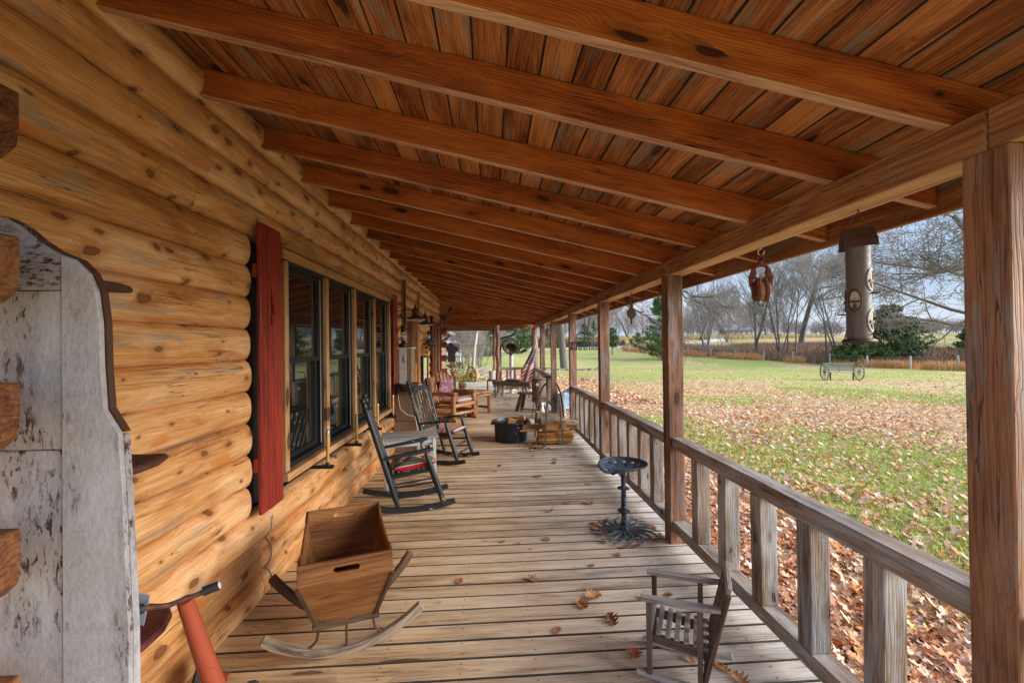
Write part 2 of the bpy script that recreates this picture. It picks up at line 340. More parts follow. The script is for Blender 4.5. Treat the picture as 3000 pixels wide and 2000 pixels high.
M['split'] = woodm('split_firewood', (.55, .30, .12), (.40, .18, .06), (.17, .06, .02), knots=0, rings=40, var=.35, blot=.6)
M['lumber'] = woodm('orange_lumber', (.60, .33, .12), (.44, .20, .055), (.18, .065, .018), knots=0, rings=45, var=.6, blot=.5)
M['galv'] = plain('galvanised_metal', (.36, .46, .55), .38, .55, .25, 9, .2)
M['galvblue'] = plain('blue_galvanised_metal', (.10, .21, .33), .45, .3, .4, 9, .2)
M['feeder'] = plain('bronze_feeder_metal', (.14, .122, .112), .5, .1, .12, 60, .1)
M['feederroof'] = plain('brown_feeder_roof', (.085, .045, .035), .45, .3, .25, 20, .2)
M['pewter'] = plain('pewter_port', (.30, .29, .28), .5, .1, .2, 20, .1)
M['seed'] = plain('bird_seed', (.50, .42, .33), .9, 0, .5, 200, .8)
M['crock'] = plain('grey_stoneware', (.50, .46, .40), .35, 0, .12, 8, .1)
M['bell'] = plain('aged_bronze', (.13, .095, .05), .5, .5, .5, 20, .4)
M['purple'] = None
def mk_purple():
    N = NT('mauve_swirl_fabric'); g, rnd = N.gr(); v2 = N.vmul(g, (9, 9, 9)); vo = N.n('TexVoronoi'); N.l(v2, vo.inputs['Vector']); vo.inputs['Scale'].default_value = 1.0
    d = vo.outputs['Distance']; ring = N.math('MULTIPLY', N.mr(d, .22, .26), N.mr(d, .34, .30)); nn = N.noise(g, 7, 1); ln = N.math('MULTIPLY', N.mr(nn, .47, .49), N.mr(nn, .515, .495))
    return N.fin(N.mix(N.math('MAXIMUM', ring, N.math('MULTIPLY', ln, .5)), (.19, .07, .105), (.46, .33, .36)), .85, N.noise(g, 220, 2), .001, .4)
M['purple'] = mk_purple()
def mk_stripe(name, cols, period, ax=0):
    N = NT(name); g, rnd = N.gr(); sx = N.n('SeparateXYZ'); N.l(N.n('Attribute', attribute_name='gr').outputs['Vector'], sx.inputs[0])
    f = N.math('FRACT', N.math('DIVIDE', sx.outputs[ax], period)); n = len(cols); els = []; tot = sum(w_ for _, w_ in cols); p = 0
    for c, w_ in cols: els.append((p/tot, c)); p += w_
    return N.fin(N.ramp(f, els, True), .85, N.noise(g, 260, 2), .001, .4)
red, wht, nav, grn, tan = (.52, .010, .02), (.66, .60, .54), (.035, .045, .11), (.20, .21, .07), (.45, .33, .22)
M['stripeA'] = mk_stripe('red_green_striped_fabric', [(red, 3), (wht, .8), (nav, .8), (grn, 2.4), (nav, .6), (wht, 1), (red, 1), (tan, 1.2), (wht, .7), (grn, .7), (wht, .7)], .26, 1)
M['stripeB'] = mk_stripe('red_white_striped_fabric', [(red, 1.3), (wht, 1.6), (nav, .7), (wht, 1), ((.35, .10, .16), 1.2), (wht, 1.4), (red, .8), (tan, .9)], .17, 0)
M['yellow'] = plain('yellow_handle', (.46, .30, .07), .5, 0, .2)
M['yellowbright'] = plain('bright_yellow_paint', (.80, .50, .02), .4)
M['blackpaint'] = plain('black_cast_metal', (.014, .014, .016), .4, .2)
M['greyiron'] = plain('grey_weathered_iron', (.17, .17, .155), .8, 0, .3, 20)
M['steel'] = plain('steel_wire', (.30, .28, .27), .35, .8, .2)
M['darkgreen'] = plain('faded_green_slats', (.20, .22, .16), .7)
M['liner'] = plain('tan_jamb_liner', (.42, .36, .28), .5, 0, .05, 5, .05)
M['edge_dark'] = plain('dark_board_edge', (.045, .036, .028), .95)  # near-black for board sides, so the seams between boards read dark
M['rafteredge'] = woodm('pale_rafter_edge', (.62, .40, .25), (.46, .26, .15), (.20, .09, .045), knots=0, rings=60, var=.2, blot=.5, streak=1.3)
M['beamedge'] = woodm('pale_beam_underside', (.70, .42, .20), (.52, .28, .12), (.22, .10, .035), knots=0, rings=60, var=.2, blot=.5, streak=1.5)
M['red_tube'] = chippy('scuffed_orange_paint', (.37, .07, .032), (.10, .05, .035), .66, .71, .42, stretch=(10, 22, 22))
M['grip'] = plain('black_rubber_grip', (.02, .02, .022), .6)
M['tyre'] = plain('black_tyre', (.02, .022, .026), .7)
M['white'] = plain('white_enamel', (.72, .72, .72), .35, 0, .08)
M['paleblue'] = plain('pale_blue_enamel', (.34, .46, .60), .4, 0, .1)
M['cabbrown'] = woodm('brown_cabinet_wood', (.34, .25, .18), (.25, .165, .105), (.12, .07, .04), knots=0, rings=30, var=.1, blot=.4)
M['cabwhite'] = chippy('white_cabinet_door', (.60, .59, .57), (.20, .16, .13), .62, .70, .6)
M['lanternmetal'] = plain('dark_lantern_metal', (.035, .028, .022), .45, .6)
M['lampshade'] = plain('bronze_lampshade', (.10, .062, .032), .4, .5, .3)
M['lampwhite'] = plain('white_lamp_enamel', (.8, .8, .82), .4)
M['chimney'] = NT('clear_lamp_glass').fin((.75, .72, .66), .08, spec=.6); M['chimney'].node_tree.nodes['Principled BSDF'].inputs['Transmission Weight'].default_value = .75
M['purpleboard'] = plain('dark_plum_paint', (.075, .045, .055), .7, 0, .25)
M['redflower'] = plain('red_petals', (.62, .008, .008), .6, 0, .3)
M['leafgreen'] = plain('green_leaves', (.07, .19, .03), .6, 0, .4)
M['terracotta'] = plain('terracotta', (.42, .14, .07), .8)
M['plank_pale'] = woodm('pale_deck_planks', (.62, .58, .48), (.50, .46, .37), (.27, .23, .17), knots=0, rings=40, var=.3)
M['darksteel'] = plain('black_downspout', (.02, .025, .035), .4, .2)
M['asphaltroof'] = plain('roof_shingle', (.20, .18, .16), .9, 0, .3, 30)
M['vanwhite'] = plain('white_car_paint', (.66, .68, .70), .25, 0, .05)
M['carglass'] = NT('car_glass').fin((.03, .035, .04), .05)
M['stone'] = plain('field_stone', (.32, .30, .27), .9, 0, .4, 8, .6, dist=.02)
M['cedarpost'] = woodm('grey_fence_post', (.62, .60, .56), (.48, .46, .42), (.22, .20, .18), knots=0, rings=40, var=.3)
M['splitrail'] = woodm('silver_split_rail', (.46, .46, .44), (.33, .33, .31), (.14, .13, .12), knots=0, rings=40, var=.3)
M['rope'] = plain('twine', (.45, .40, .32), .9)
def mk_flag():
    N = NT('draped_flag_cloth'); a = N.n('Attribute', attribute_name='gr').outputs['Vector']; sx = N.n('SeparateXYZ'); N.l(a, sx.inputs[0])
    u, v_ = sx.outputs[0], sx.outputs[1]
    st = N.mr(N.math('SINE', N.math('MULTIPLY', N.math('ADD', N.math('MULTIPLY', u, 1.0), N.math('MULTIPLY', v_, 1.1)), 48)), -.15, .15)
    strp = N.mix(st, (.30, .030, .028), (.56, .48, .42))
    vo = N.n('TexVoronoi'); vo.inputs['Randomness'].default_value = .12; N.l(N.vmul(a, (17, 17, 0)), vo.inputs['Vector']); vo.inputs['Scale'].default_value = 1
    stars = N.mix(N.mr(vo.outputs['Distance'], .27, .2), (.05, .035, .08), (.66, .56, .42))
    return N.fin(N.mix(N.mr(u, .50, .54), stars, strp), .9, N.noise(a, 160, 2), .001, .3)
M['flag'] = mk_flag()
def mk_leaf(name, cols):
    N = NT(name); rnd = N.n('Attribute', attribute_name='rnd').outputs['Fac']; oi = N.n('ObjectInfo').outputs['Random']
    f = N.math('FRACT', N.math('ADD', rnd, oi)); n = len(cols); c = N.ramp(f, [(i/(n-1), q) for i, q in enumerate(cols)]); return N.fin(c, .65, spec=.35)
leafcols = [(.74, .50, .34), (.56, .17, .04), (.86, .70, .56), (.74, .25, .035), (.80, .60, .46), (.40, .13, .05), (.90, .80, .68), (.82, .42, .12), (.70, .50, .36)]
M['leaves'] = mk_leaf('fallen_oak_leaves', leafcols)
M['deckleaf'] = mk_leaf('dry_oak_leaf', [(.30, .13, .06), (.36, .10, .03), (.42, .24, .14), (.46, .19, .03), (.25, .09, .05)])
M['grass'] = mk_leaf('lawn_grass', [(.34, .42, .08), (.46, .52, .12), (.60, .56, .22), (.40, .47, .10)])
M['fieldgrass'] = mk_leaf('pale_field_grass', [(.56, .42, .22), (.46, .38, .18), (.62, .44, .24), (.40, .38, .16)])
M['drygrass'] = mk_leaf('dry_orange_grass', [(.80, .46, .20), (.66, .34, .13), (.86, .58, .30)])
M['brush'] = mk_leaf('brown_brush', [(.24, .13, .09), (.32, .20, .14), (.20, .12, .09), (.36, .24, .15)])
M['cedar'] = mk_leaf('cedar_foliage', [(.045, .10, .028), (.085, .16, .05), (.14, .22, .075), (.06, .13, .04)])
M['farwood'] = mk_leaf('far_bare_wood', [(.26, .23, .24), (.32, .285, .28), (.20, .185, .20)])
M['twig'] = plain('bare_branches', (.26, .235, .215), .9, 0, .25, 5)
M['rustleaf'] = mk_leaf('clinging_brown_leaves', [(.30, .14, .06), (.22, .11, .06)])
# ================================================================= terrain
def vnoise(x, y, s, seed=0):
    rs = np.random.RandomState(seed); G = rs.rand(64, 64); x = np.asarray(x)/s+100; y = np.asarray(y)/s+100
    i = np.floor(x).astype(int); j = np.floor(y).astype(int); fx = x-i; fy = y-j; fx = fx*fx*(3-2*fx); fy = fy*fy*(3-2*fy)
    g = lambda a, b: G[a % 64, b % 64]
    return (g(i, j)*(1-fx)+g(i+1, j)*fx)*(1-fy)+(g(i, j+1)*(1-fx)+g(i+1, j+1)*fx)*fy
def gz(x, y):
    x = np.asarray(x, float); y = np.asarray(y, float)
    z = -.56+np.clip(y-42, 0, 90)*.040+np.clip(y-132, 0, 200)*.012
    z = z-.35*np.exp(-((x-40)/9)**2-((y-44)/14)**2)
    z = z+np.clip(np.hypot(x, y)-60, 0, 400)*.004*np.clip((x-5)/40, 0, 1)
    sm_ = lambda q: np.clip(q, 0, 1)**2*(3-2*np.clip(q, 0, 1))
    z = z+(vnoise(x, y, 5, 3)-.5)*.07+.50*sm_((5.5-x)/4)*sm_((y-15.5)/5)*(1-sm_((y-40)/22))+.12*np.exp(-((x+2)/3)**2-((y-23.5)/2.5)**2)
    return z
xs = np.unique(np.concatenate([np.linspace(-420, -40, 24), np.linspace(-40, 60, 201), np.linspace(60, 520, 36)]))
ys = np.unique(np.concatenate([np.linspace(-60, -8, 14), np.linspace(-8, 80, 177), np.linspace(80, 180, 60), np.linspace(180, 640, 30)]))
X, Y = np.meshgrid(xs, ys); Z = gz(X, Y); nx = len(xs)
vv = np.stack([X, Y, Z], -1).reshape(-1, 3); ii = np.arange(len(ys)-1)[:, None]*nx+np.arange(nx-1)[None]
ff = np.stack([ii, ii+1, ii+1+nx, ii+nx], -1).reshape(-1, 4)
def greenness(x, y):
    g = vnoise(x, y, 4.2, 11)*.55+vnoise(x, y, 1.3, 12)*.3+vnoise(x, y, .5, 15)*.15
    d = np.hypot(x, y)
    g = g+.24*np.exp(-((d-9.0)/3.2)**2)*(np.asarray(x) > 4)-.14*np.exp(-((d-17)/4)**2)+.12*np.clip((d-24)/12, 0, 1)-.30*np.clip((4.4-np.asarray(x))/1.5, 0, 1)*(np.asarray(y) < 15)
    return g
gn = greenness(vv[:, 0], vv[:, 1])
N = NT('lawn'); ga = N.n('Attribute', attribute_name='green').outputs['Fac']; pos = N.n('NewGeometry').outputs['Position']
n2 = N.noise(pos, 3, 6, .7); n3 = N.noise(pos, 22, 3, .7); gf = N.mr(N.math('ADD', ga, N.math('MULTIPLY', N.math('SUBTRACT', n2, .5), 1.0)), .34, .66)
soil = N.ramp(n3, [(.3, (.46, .30, .14)), (.5, (.66, .49, .27)), (.7, (.78, .63, .42))]); gr_ = N.ramp(n3, [(.3, (.29, .37, .09)), (.55, (.44, .50, .14)), (.75, (.62, .55, .25))])
sxy = N.n('SeparateXYZ'); N.l(pos, sxy.inputs[0]); dist = N.math('LENGTH', 0) if False else None
vl = N.n('VectorMath', operation='LENGTH'); N.l(pos, vl.inputs[0]); far = N.mr(vl.outputs['Value'], 66, 100)
field = N.ramp(N.noise(pos, .05, 5, .6, .6), [(.38, (.26, .30, .10)), (.50, (.42, .36, .16)), (.58, (.60, .38, .20))])
lawnc = N.mix(far, N.mix(gf, soil, gr_), field)
M['lawn'] = N.fin(lawnc, .95, n3, .02, .5, spec=.15)
ground = npmesh('ground', vv, ff, M['lawn'], attrs={'green': ('FLOAT', gn)}, smooth='all', kind='structure')
# gravel drives
def strip(name, pts, wid, mat, dz=.03, **k):
    mb = MB(); vs = []
    P_ = []
    for i in range(len(pts)-1):
        n = max(2, int(math.dist(pts[i], pts[i+1])/2))
        for q in range(n): t = q/n; P_.append((pts[i][0]*(1-t)+pts[i+1][0]*t, pts[i][1]*(1-t)+pts[i+1][1]*t))
    P_.append(pts[-1])
    for i, p in enumerate(P_):
        a = P_[max(0, i-1)]; b = P_[min(len(P_)-1, i+1)]; d = Vector((b[0]-a[0], b[1]-a[1], 0)).normalized(); nrm = Vector((-d.y, d.x, 0))
        for s_ in (-.5, -.17, .17, .5): q = Vector((p[0], p[1], 0))+nrm*wid*s_; vs.append((q.x, q.y, float(gz(q.x, q.y))+dz))
    fs = [(i*4+j, i*4+j+1, i*4+5+j, i*4+4+j) for i in range(len(P_)-1) for j in range(3)]
    mb.add(vs, fs); return mb.build(name, mat, kind='structure', smooth='all', **k)
M['gravel'] = plain('pale_gravel', (.62, .62, .62), .95, 0, .12, 6, .3)
strip('gravel_drive', [(-30, 78), (-12, 62), (-1.5, 60), (3, 71), (12, 76), (30, 84), (52, 99), (66, 128), (90, 150)], 3.4, M['gravel'], .06)
# ================================================================= deck
deck = thing('deck', None, None, kind='structure'); deck['label'] = 'weathered grey and tan plank deck of the porch'
pitch_b = .151
for i in range(int((15.75-.35)/pitch_b)):
    y = .35+i*pitch_b; mb = MB(); mb.box((0, 0, 0), (3.28, .1440, .028), Matrix.Translation((.035+random.uniform(-.004, .004), y+.07, -.0145+random.uniform(-.0015, .0015))) @ Matrix.Rotation(R(.95), 4, 'Z')); faces_mat(mb.build('deck_board', M['deck'], deck, bevel=.005), M['edge_dark'], lambda n: abs(n.y) > .7)
nb_ = MB()
for i in range(46):
    for jx in range(8):
        for dy in (-.04, .04):
            x_ = -1.42+.41*jx+random.uniform(-.012, .012); y_ = .42+i*pitch_b+dy+random.uniform(-.008, .008)+(x_-.035)*.0166; nb_.lathe([(.0045, 0), (.0045, .0006)], 6, c=(x_, y_, .0006))
nb_.build('nail_heads', M['rust'], deck, kind='stuff')
mb = MB(); mb.box((.03, 8.1, -.13), (3.2, 15.3, .12)); mb.build('joist_layer', M['dark'], deck)
mb = MB(); mb.box((1.69, 8.2, -.13), (.04, 15.8, .22)); mb.build('rim_board', M['rail'], deck)
mb = MB(); mb.box((1.71, 8.2, -.42), (.03, 15.8, .36)); mb.build('skirt_board', M['rail'], deck)
deck2 = thing('side_deck', None, None, kind='structure')
for i in range(34):
    y = 15.82+i*.151; mb = MB(); mb.box((-2.75, y+.07, -.02+random.uniform(-.002, .002)), (6.3, .143, .03)); mb.build('deck_board', M['plank_pale'], deck2)
mb = MB(); mb.box((-2.75, 18.4, -.14), (6.2, 5.1, .14)); mb.build('joist_layer', M['dark'], deck2)
# ================================================================= log house
SEAM, APEX = -1.626, -1.577
house = thing('log_house', 'honey coloured log house wall with red shutters along the left of the porch', 'house', (0, 0, 0))
def log(y0, y1, z0, mat=None):
    mb = MB(); h = .21; na = 11; prof = [(-1.70, 0)]
    for k in range(na+1):
        t = -1+2*k/na; prof.append((SEAM+(APEX-SEAM)*max(0, 1-abs(t)**2.4)-(.010 if abs(t) > .999 else 0), h*(t*(.992 if abs(t) > .999 else 1)+1)/2))
    prof.append((-1.70, h)); n = max(2, int((y1-y0)/.12)); vs = []; gs = []; m_ = len(prof); ph = random.random()*9
    for i in range(n+1):
        y = y0+(y1-y0)*i/n; e = min(y-y0, y1-y); rr = 1-.35*max(0, 1-e/.03)**2
        for k, (x, z) in enumerate(prof):
            bul = (math.sin(y*2.1+ph)+.6*math.sin(y*5.3+ph*2)+.5*math.sin(y*11.7+ph*3))*.0032 if 0 < k < m_-1 else 0
            vs.append((SEAM+(x-SEAM)*rr+bul, y, z0+z)); gs.append((y, z, x))
    fs = [(i*m_+k, i*m_+k+1, (i+1)*m_+k+1, (i+1)*m_+k) for i in range(n) for k in range(m_-1)]+[tuple(range(m_)), tuple(n*m_+k for k in range(m_))[::-1]]
    mb.add(vs, fs, None, gs); mb.build('log', mat or M['log'], house, smooth=38)
solid_lo = [(1.36, 8.12), (9.68, 14.05)]; solid_mid = [(1.36, 3.03), (7.45, 8.12), (9.68, 11.74), (13.96, 14.05)]; solid_hi = [(1.36, 14.05)]
fixed = {11: [2.49, 7.2], 12: [2.62, 6.3], 13: [3.35, 8.8], 10: [2.49], 1: [2.66, 6.0], 2: [3.17, 7.4], 0: [3.17, 8.8], -1: [3.17]}
for k in range(-1, 15):
    z0 = .162+.21*k; seg = solid_lo if k < 2 else (solid_mid if k < 10 else ([(1.36, 3.03), (7.45, 11.74), (13.96, 14.05)] if k == 10 else solid_hi))
    for a, b in seg:
        cuts = [a]+[c for c in fixed.get(k, []) if a+.3 < c < b-.3]; y = cuts[-1]
        while b-y > 4.2: y += random.uniform(2.2, 3.6); cuts.append(y)
        if len(cuts) > 1 and b-cuts[-1] < .6: cuts.pop()
        cuts.append(b)
        for c0, c1 in zip(cuts, cuts[1:]): log(c0+.0015, c1-.0015, z0)
mb = MB(); mb.box((-1.80, 7.6, 1.4), (.10, 12.7, 4.0)); mb.box((-3.2, 1.4, 1.4), (2.9, .1, 4)); mb.box((-3.2, 13.9, 1.4), (2.9, .1, 4)); mb.build('inner_wall', M['dark'], house)
for z, wd in ((2.787, -.06), (2.367, 0), (1.947, 0), (1.527, 0), (1.107, 0), (.687, 0), (.267, 0)):   # crossing log ends at the near corner
    mb = MB(); pr = [(-2.3, -.097), (-1.407+wd, -.097), (-1.367+wd, -.06), (-1.360+wd, 0), (-1.360+wd, .097), (-2.3, .097)]
    Mx = Matrix.Translation((0, 1.355, z)) @ Matrix.Rotation(R(90), 4, 'X'); mb.prism(pr, .14, Mx); mb.build('log_end', M['endgrain'], house, bevel=.006)
for z in (2.577, 2.157, 1.737, 1.317, .897, .477):   # and at the far corner
    mb = MB(); mb.box((-1.55, 13.93+.09, z), (.34, .13, .19)); mb.build('log_end', M['endgrain'], house)
    mb = MB(); mb.lathe([(.09, 0), (.09, .2)], 10, Matrix.Translation((-1.62, 13.9, z-.21)) @ Matrix.Rotation(R(-90), 4, 'X')); mb.build('log_end', M['log'], house, smooth=True)
# window openings
def window(y0, y1, z0, z1, two=True):
    wroot = bpy.data.objects.new('window', None); C.objects.link(wroot); wroot.parent = house
    def part(name, boxes, mat, bev=.002):
        mb = MB(); [mb.box(c, d) for c, d in boxes]; return mb.build(name, mat, wroot, bevel=bev)
    ym = (y0+y1)/2; zm = (z0+z1)/2; wy = y1-y0; hz = z1-z0; xf = -1.60
    part('frame', [((-1.655, y0+.012, zm), (.11, .024, hz)), ((-1.655, y1-.012, zm), (.11, .024, hz)), ((-1.655, ym, z1-.02), (.11, wy-.05, .04)), ((-1.655, ym, z0+.02), (.13, wy-.05, .04))], M['black_frame'])
    part('jamb_liner', [((-1.618, y1-.027, zm), (.007, .006, hz-.09)), ((-1.688, y1-.027, z0+hz*.27), (.035, .006, hz*.45))], M['liner'], 0)
    za = z0+.04; zb = z1-.04; zc = za+(zb-za)*.515; a = y0+.026; b = y1-.026
    for nm, lo, hi, x in (('lower_sash', za, zc+.02, -1.665), ('upper_sash', zc-.02, zb, -1.640)):
        s_ = .045; part(nm, [((x, a+s_/2, (lo+hi)/2), (.03, s_, hi-lo)), ((x, b-s_/2, (lo+hi)/2), (.03, s_, hi-lo)), ((x, ym, lo+s_/2), (.03, b-a-2*s_-.001, s_)), ((x, ym, hi-s_/2), (.03, b-a-2*s_-.001, s_))], M['black_frame'])
        part('pane', [((x-.004, ym, (lo+hi)/2), (.006, b-a-2*s_+.01, hi-lo-2*s_+.01))], M['glass'], 0)
    return wroot
W1 = [3.50, 4.36, 5.24, 6.11, 7.00]
def trim(c, d, name='trim_board', mat=None, bev=.004): mb = MB(); mb.box(c, d); return mb.build(name, mat or M['trim'], house, bevel=bev)
for a, b in zip(W1, W1[1:]): window(a+.035, b-.035, .765, 2.40)
for i, y in enumerate(W1): trim((-1.63, y, 1.57), (.125, .066, 1.62))
trim((-1.622, 5.25, 2.435), (.11, 3.60, .07)); trim((-1.60, 5.25, 2.49), (.15, 3.66, .025), 'drip_cap'); trim((-1.61, 5.25, .725), (.13, 3.60, .06), 'window_sill', M['trim'])
W2 = [12.10, 12.87, 13.62]
for a, b in zip(W2, W2[1:]): window(a+.03, b-.03, .765, 2.40)
for y in W2: trim((-1.63, y, 1.57), (.125, .06, 1.62))
trim((-1.622, 12.86, 2.435), (.11, 1.62, .07)); trim((-1.60, 12.86, 2.49), (.15, 1.66, .025), 'drip_cap'); trim((-1.60, 12.86, .725), (.18, 1.6, .06), 'window_sill', M['beam'])
def shutter(y0, y1, z0, z1, x=-1.545):
    r = bpy.data.objects.new('shutter', None); C.objects.link(r); r.parent = house
    n = 3; w_ = (y1-y0)/n
    for i in range(n):
        ya, yb = y0+i*w_+.0015, y0+(i+1)*w_-.0015; mb = MB(); Mx = Matrix.Translation((x-.011, 0, 0)) @ Matrix(((0, 0, 1, 0), (1, 0, 0, 0), (0, 1, 0, 0), (0, 0, 0, 1)))
        cut = .012
        if i == 0: poly = [(ya, z0+.0), (yb, z0+.0), (yb, z1-.0), (ya+.02, z1-.0), (ya, z1-.05)]
        elif i == 1:
            yc = (ya+yb)/2+.0; zt = z1-.42; poly = None
            L = [(ya, z0), (yc-.012, z0), (yc-.012, zt-.27), (yc-.012, zt-.19), (yc-.044, zt-.19), (yc, zt), (yc, z1), (ya, z1)]
            Rr = [(yc-.012, z0), (yb, z0), (yb, z1), (yc, z1), (yc, zt), (yc+.044, zt-.19), (yc+.012, zt-.19), (yc+.012, zt-.27), (yc-.012, zt-.27)]
            mb.prism(L, .022, Mx, 1); mb.prism(Rr, .022, Mx, 1); mb.build('board', M['shutter'], r, bevel=0); continue
        else: poly = [(ya, z0), (yb, z0+.0), (yb, z1-.05), (yb-.02, z1), (ya, z1)]
        mb.prism(poly, .022, Mx, 1); mb.build('board', M['shutter'], r, bevel=.003)
    for z in (z0+.33, z1-.33):
        mb = MB(); mb.box((x-.023, (y0+y1)/2, z), (.022, y1-y0+.02, .09)); mb.build('batten', M['shutter'], r)
shutter(3.035, 3.345, .60, 2.56); shutter(7.13, 7.42, .62, 2.54); shutter(11.80, 12.05, .66, 2.50); shutter(13.69, 13.93, .66, 2.50)
# door
trim((-1.61, 8.18, 1.13), (.14, .10, 2.26)); trim((-1.61, 9.60, 1.13), (.14, .12, 2.26)); trim((-1.61, 8.89, 2.31), (.14, 1.54, .10))
dr = bpy.data.objects.new('door', None); C.objects.link(dr); dr.parent = house
mb = MB(); mb.box((-1.70, 8.89, 1.13), (.04, 1.30, 2.2)); mb.build('leaf', M['door'], dr)
mb = MB(); [mb.box((-1.67, 8.89+dy, z), (.02, .40, h_)) for dy in (-.3, .3) for z, h_ in ((.55, .75), (1.55, .95))]; mb.build('panel', M['door'], dr, bevel=.01)
mb = MB(); mb.lathe([(.0, 0), (.03, .02), (.03, .05), (.012, .06)], 10, Matrix.Translation((-1.68, 8.35, 1.0)) @ Matrix.Rotation(R(90), 4, 'Y')); mb.build('knob', M['iron'], dr, smooth=True)
for y in (8.06, 9.75): trim((-1.565, y, 1.45), (.05, .07, 2.9), 'corner_board', M['trim'])
# vertical cord hanging from the shutter foot down to the deck
cd = MB(); cd.tube([(APEX+.004-.03*abs(math.sin((z-.162)/.21*math.pi+math.pi/2))*0+(-.0 if 0 else 0)+((SEAM-APEX)*(abs(((z-.162) % .21)/.105-1))**2.3), 3.245+.004*math.sin(z*20), z) for z in np.linspace(.62, .01, 44)], .0045, 5)
tag(cd.build('cord', M['steel'], None, smooth=True), 'thin grey cord following the logs down from the shutter foot to the deck', 'cord')
# ================================================================= porch roof
roof = thing('porch_roof', 'open brown porch roof of rafters and boards on a long beam', 'porch roof')
rz0 = lambda x: H+.703-.227*(x-1.511)
sl_ = math.atan(.227)
RY = [-.9, -.25, .40, .90, 1.385, 1.885, 2.535]+[2.535+.655*k for k in range(1, 19)]
for y in RY:
    mb = MB(); x0, x1 = -1.74, 2.00; D_ = .156
    vs = [(x0, y, rz0(x0)), (x1, y, rz0(x1)), (x1, y, rz0(x1)+D_), (x0, y, rz0(x0)+D_)]; vs += [(a, b+.044, c) for a, b, c in vs]
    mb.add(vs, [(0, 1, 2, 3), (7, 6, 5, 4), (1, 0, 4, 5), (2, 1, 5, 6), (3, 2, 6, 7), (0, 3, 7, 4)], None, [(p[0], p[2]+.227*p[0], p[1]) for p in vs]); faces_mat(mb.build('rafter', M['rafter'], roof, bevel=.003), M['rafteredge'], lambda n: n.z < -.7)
x = 2.05; k = 0
while x > -1.95:
    wb = .141; x0, x1 = x-wb+.006, x; brk = sorted([-1.3, 14.9]+[random.uniform(a, a+2.2) for a in (3.2, 7.4, 11.6)])
    for a, b in zip(brk, brk[1:]):
        mb = MB(); zz = lambda q: rz0(q)+.158
        vs = [(x0, a+.001, zz(x0)), (x1, a+.001, zz(x1)), (x1, a+.001, zz(x1)+.02), (x0, a+.001, zz(x0)+.02)]; vs += [(p[0], b-.001, p[2]) for p in vs]
        mb.add(vs, [(0, 1, 2, 3), (7, 6, 5, 4), (1, 0, 4, 5), (2, 1, 5, 6), (3, 2, 6, 7), (0, 3, 7, 4)], None, [(p[1], p[0], p[2]) for p in vs]); faces_mat(mb.build('roof_board', M['roofboard'], roof, bevel=.0025), M['edge_dark'], lambda n: abs(n.x) > .7)
    x -= wb
mb = MB(); vs = [(-1.95, -1.3, rz0(-1.95)+.19), (2.07, -1.3, rz0(2.07)+.19), (2.07, 14.95, rz0(2.07)+.19), (-1.95, 14.95, rz0(-1.95)+.19)]; vs += [(a, b, c+.03) for a, b, c in vs]
mb.add(vs, [(3, 2, 1, 0), (4, 5, 6, 7), (0, 1, 5, 4), (1, 2, 6, 5), (2, 3, 7, 6), (3, 0, 4, 7)]); mb.build('roof_covering', M['asphaltroof'], roof)
mb = MB(); mb.box((2.022, 6.8, H+.655), (.035, 16.3, .19)); mb.build('fascia', M['beam'], roof, bevel=.003)
PY = [1.215, 3.72, 6.08, 8.45, 11.09, 13.45]
bj = [-1.3, 1.275]+[PY[i]+.06 for i in (1, 2, 3, 4, 5)]+[16.0]
for a, b in zip(bj, bj[1:]):
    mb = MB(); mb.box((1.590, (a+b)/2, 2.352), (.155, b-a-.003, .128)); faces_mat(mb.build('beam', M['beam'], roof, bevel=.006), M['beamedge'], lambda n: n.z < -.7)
mb = MB(); mb.box((-.05, 15.02, 2.47), (3.3, .09, .16)); mb.build('header', M['rafter'], roof)
mb = MB(); pr = [(-1.85, 2.552), (1.55, 2.552), (1.55, 2.6), (-1.85, 3.25)]; mb.prism(pr, .06, Matrix.Translation((0, 15.05, 0)) @ Matrix.Rotation(R(90), 4, 'X')); mb.build('gable_board', M['rafter'], roof)
mb = MB(); mb.lathe([(.01, 0), (.04, .02), (.07, .16), (.065, .2)], 10, Matrix.Translation((-1.42, 14.75, 2.80)) @ Matrix.Rotation(R(35), 4, 'Y'), jit=.08); tag(mb.build('cowbell', M['blackpaint'], None), 'small black cowbell high in the far gable corner', 'bell')
# side porch roof beyond the end
side = thing('side_roof', 'low roof of the side porch beyond the end beam', 'roof')
mb = MB(); pr = [(-4.5, 2.47), (1.0, 2.45), (1.45, 2.36), (1.45, 2.42), (1.0, 2.56), (-4.5, 2.8)]; mb.prism(pr, 2.6, Matrix.Translation((0, 18.2, 0)) @ Matrix.Rotation(R(90), 4, 'X')); mb.build('soffit', M['rafter'], side)
for i in range(4): mb = MB(); mb.box((-1.6, 15.9+i*.6, 2.43), (5.8, .05, .10), Matrix.Rotation(R(.8), 4, 'Y')); mb.build('rafter', M['beam'], side)
mb = MB(); mb.box((-1.7, 18.0, 2.36), (5.2, .08, .14)); mb.build('edge_beam', M['beam'], side)
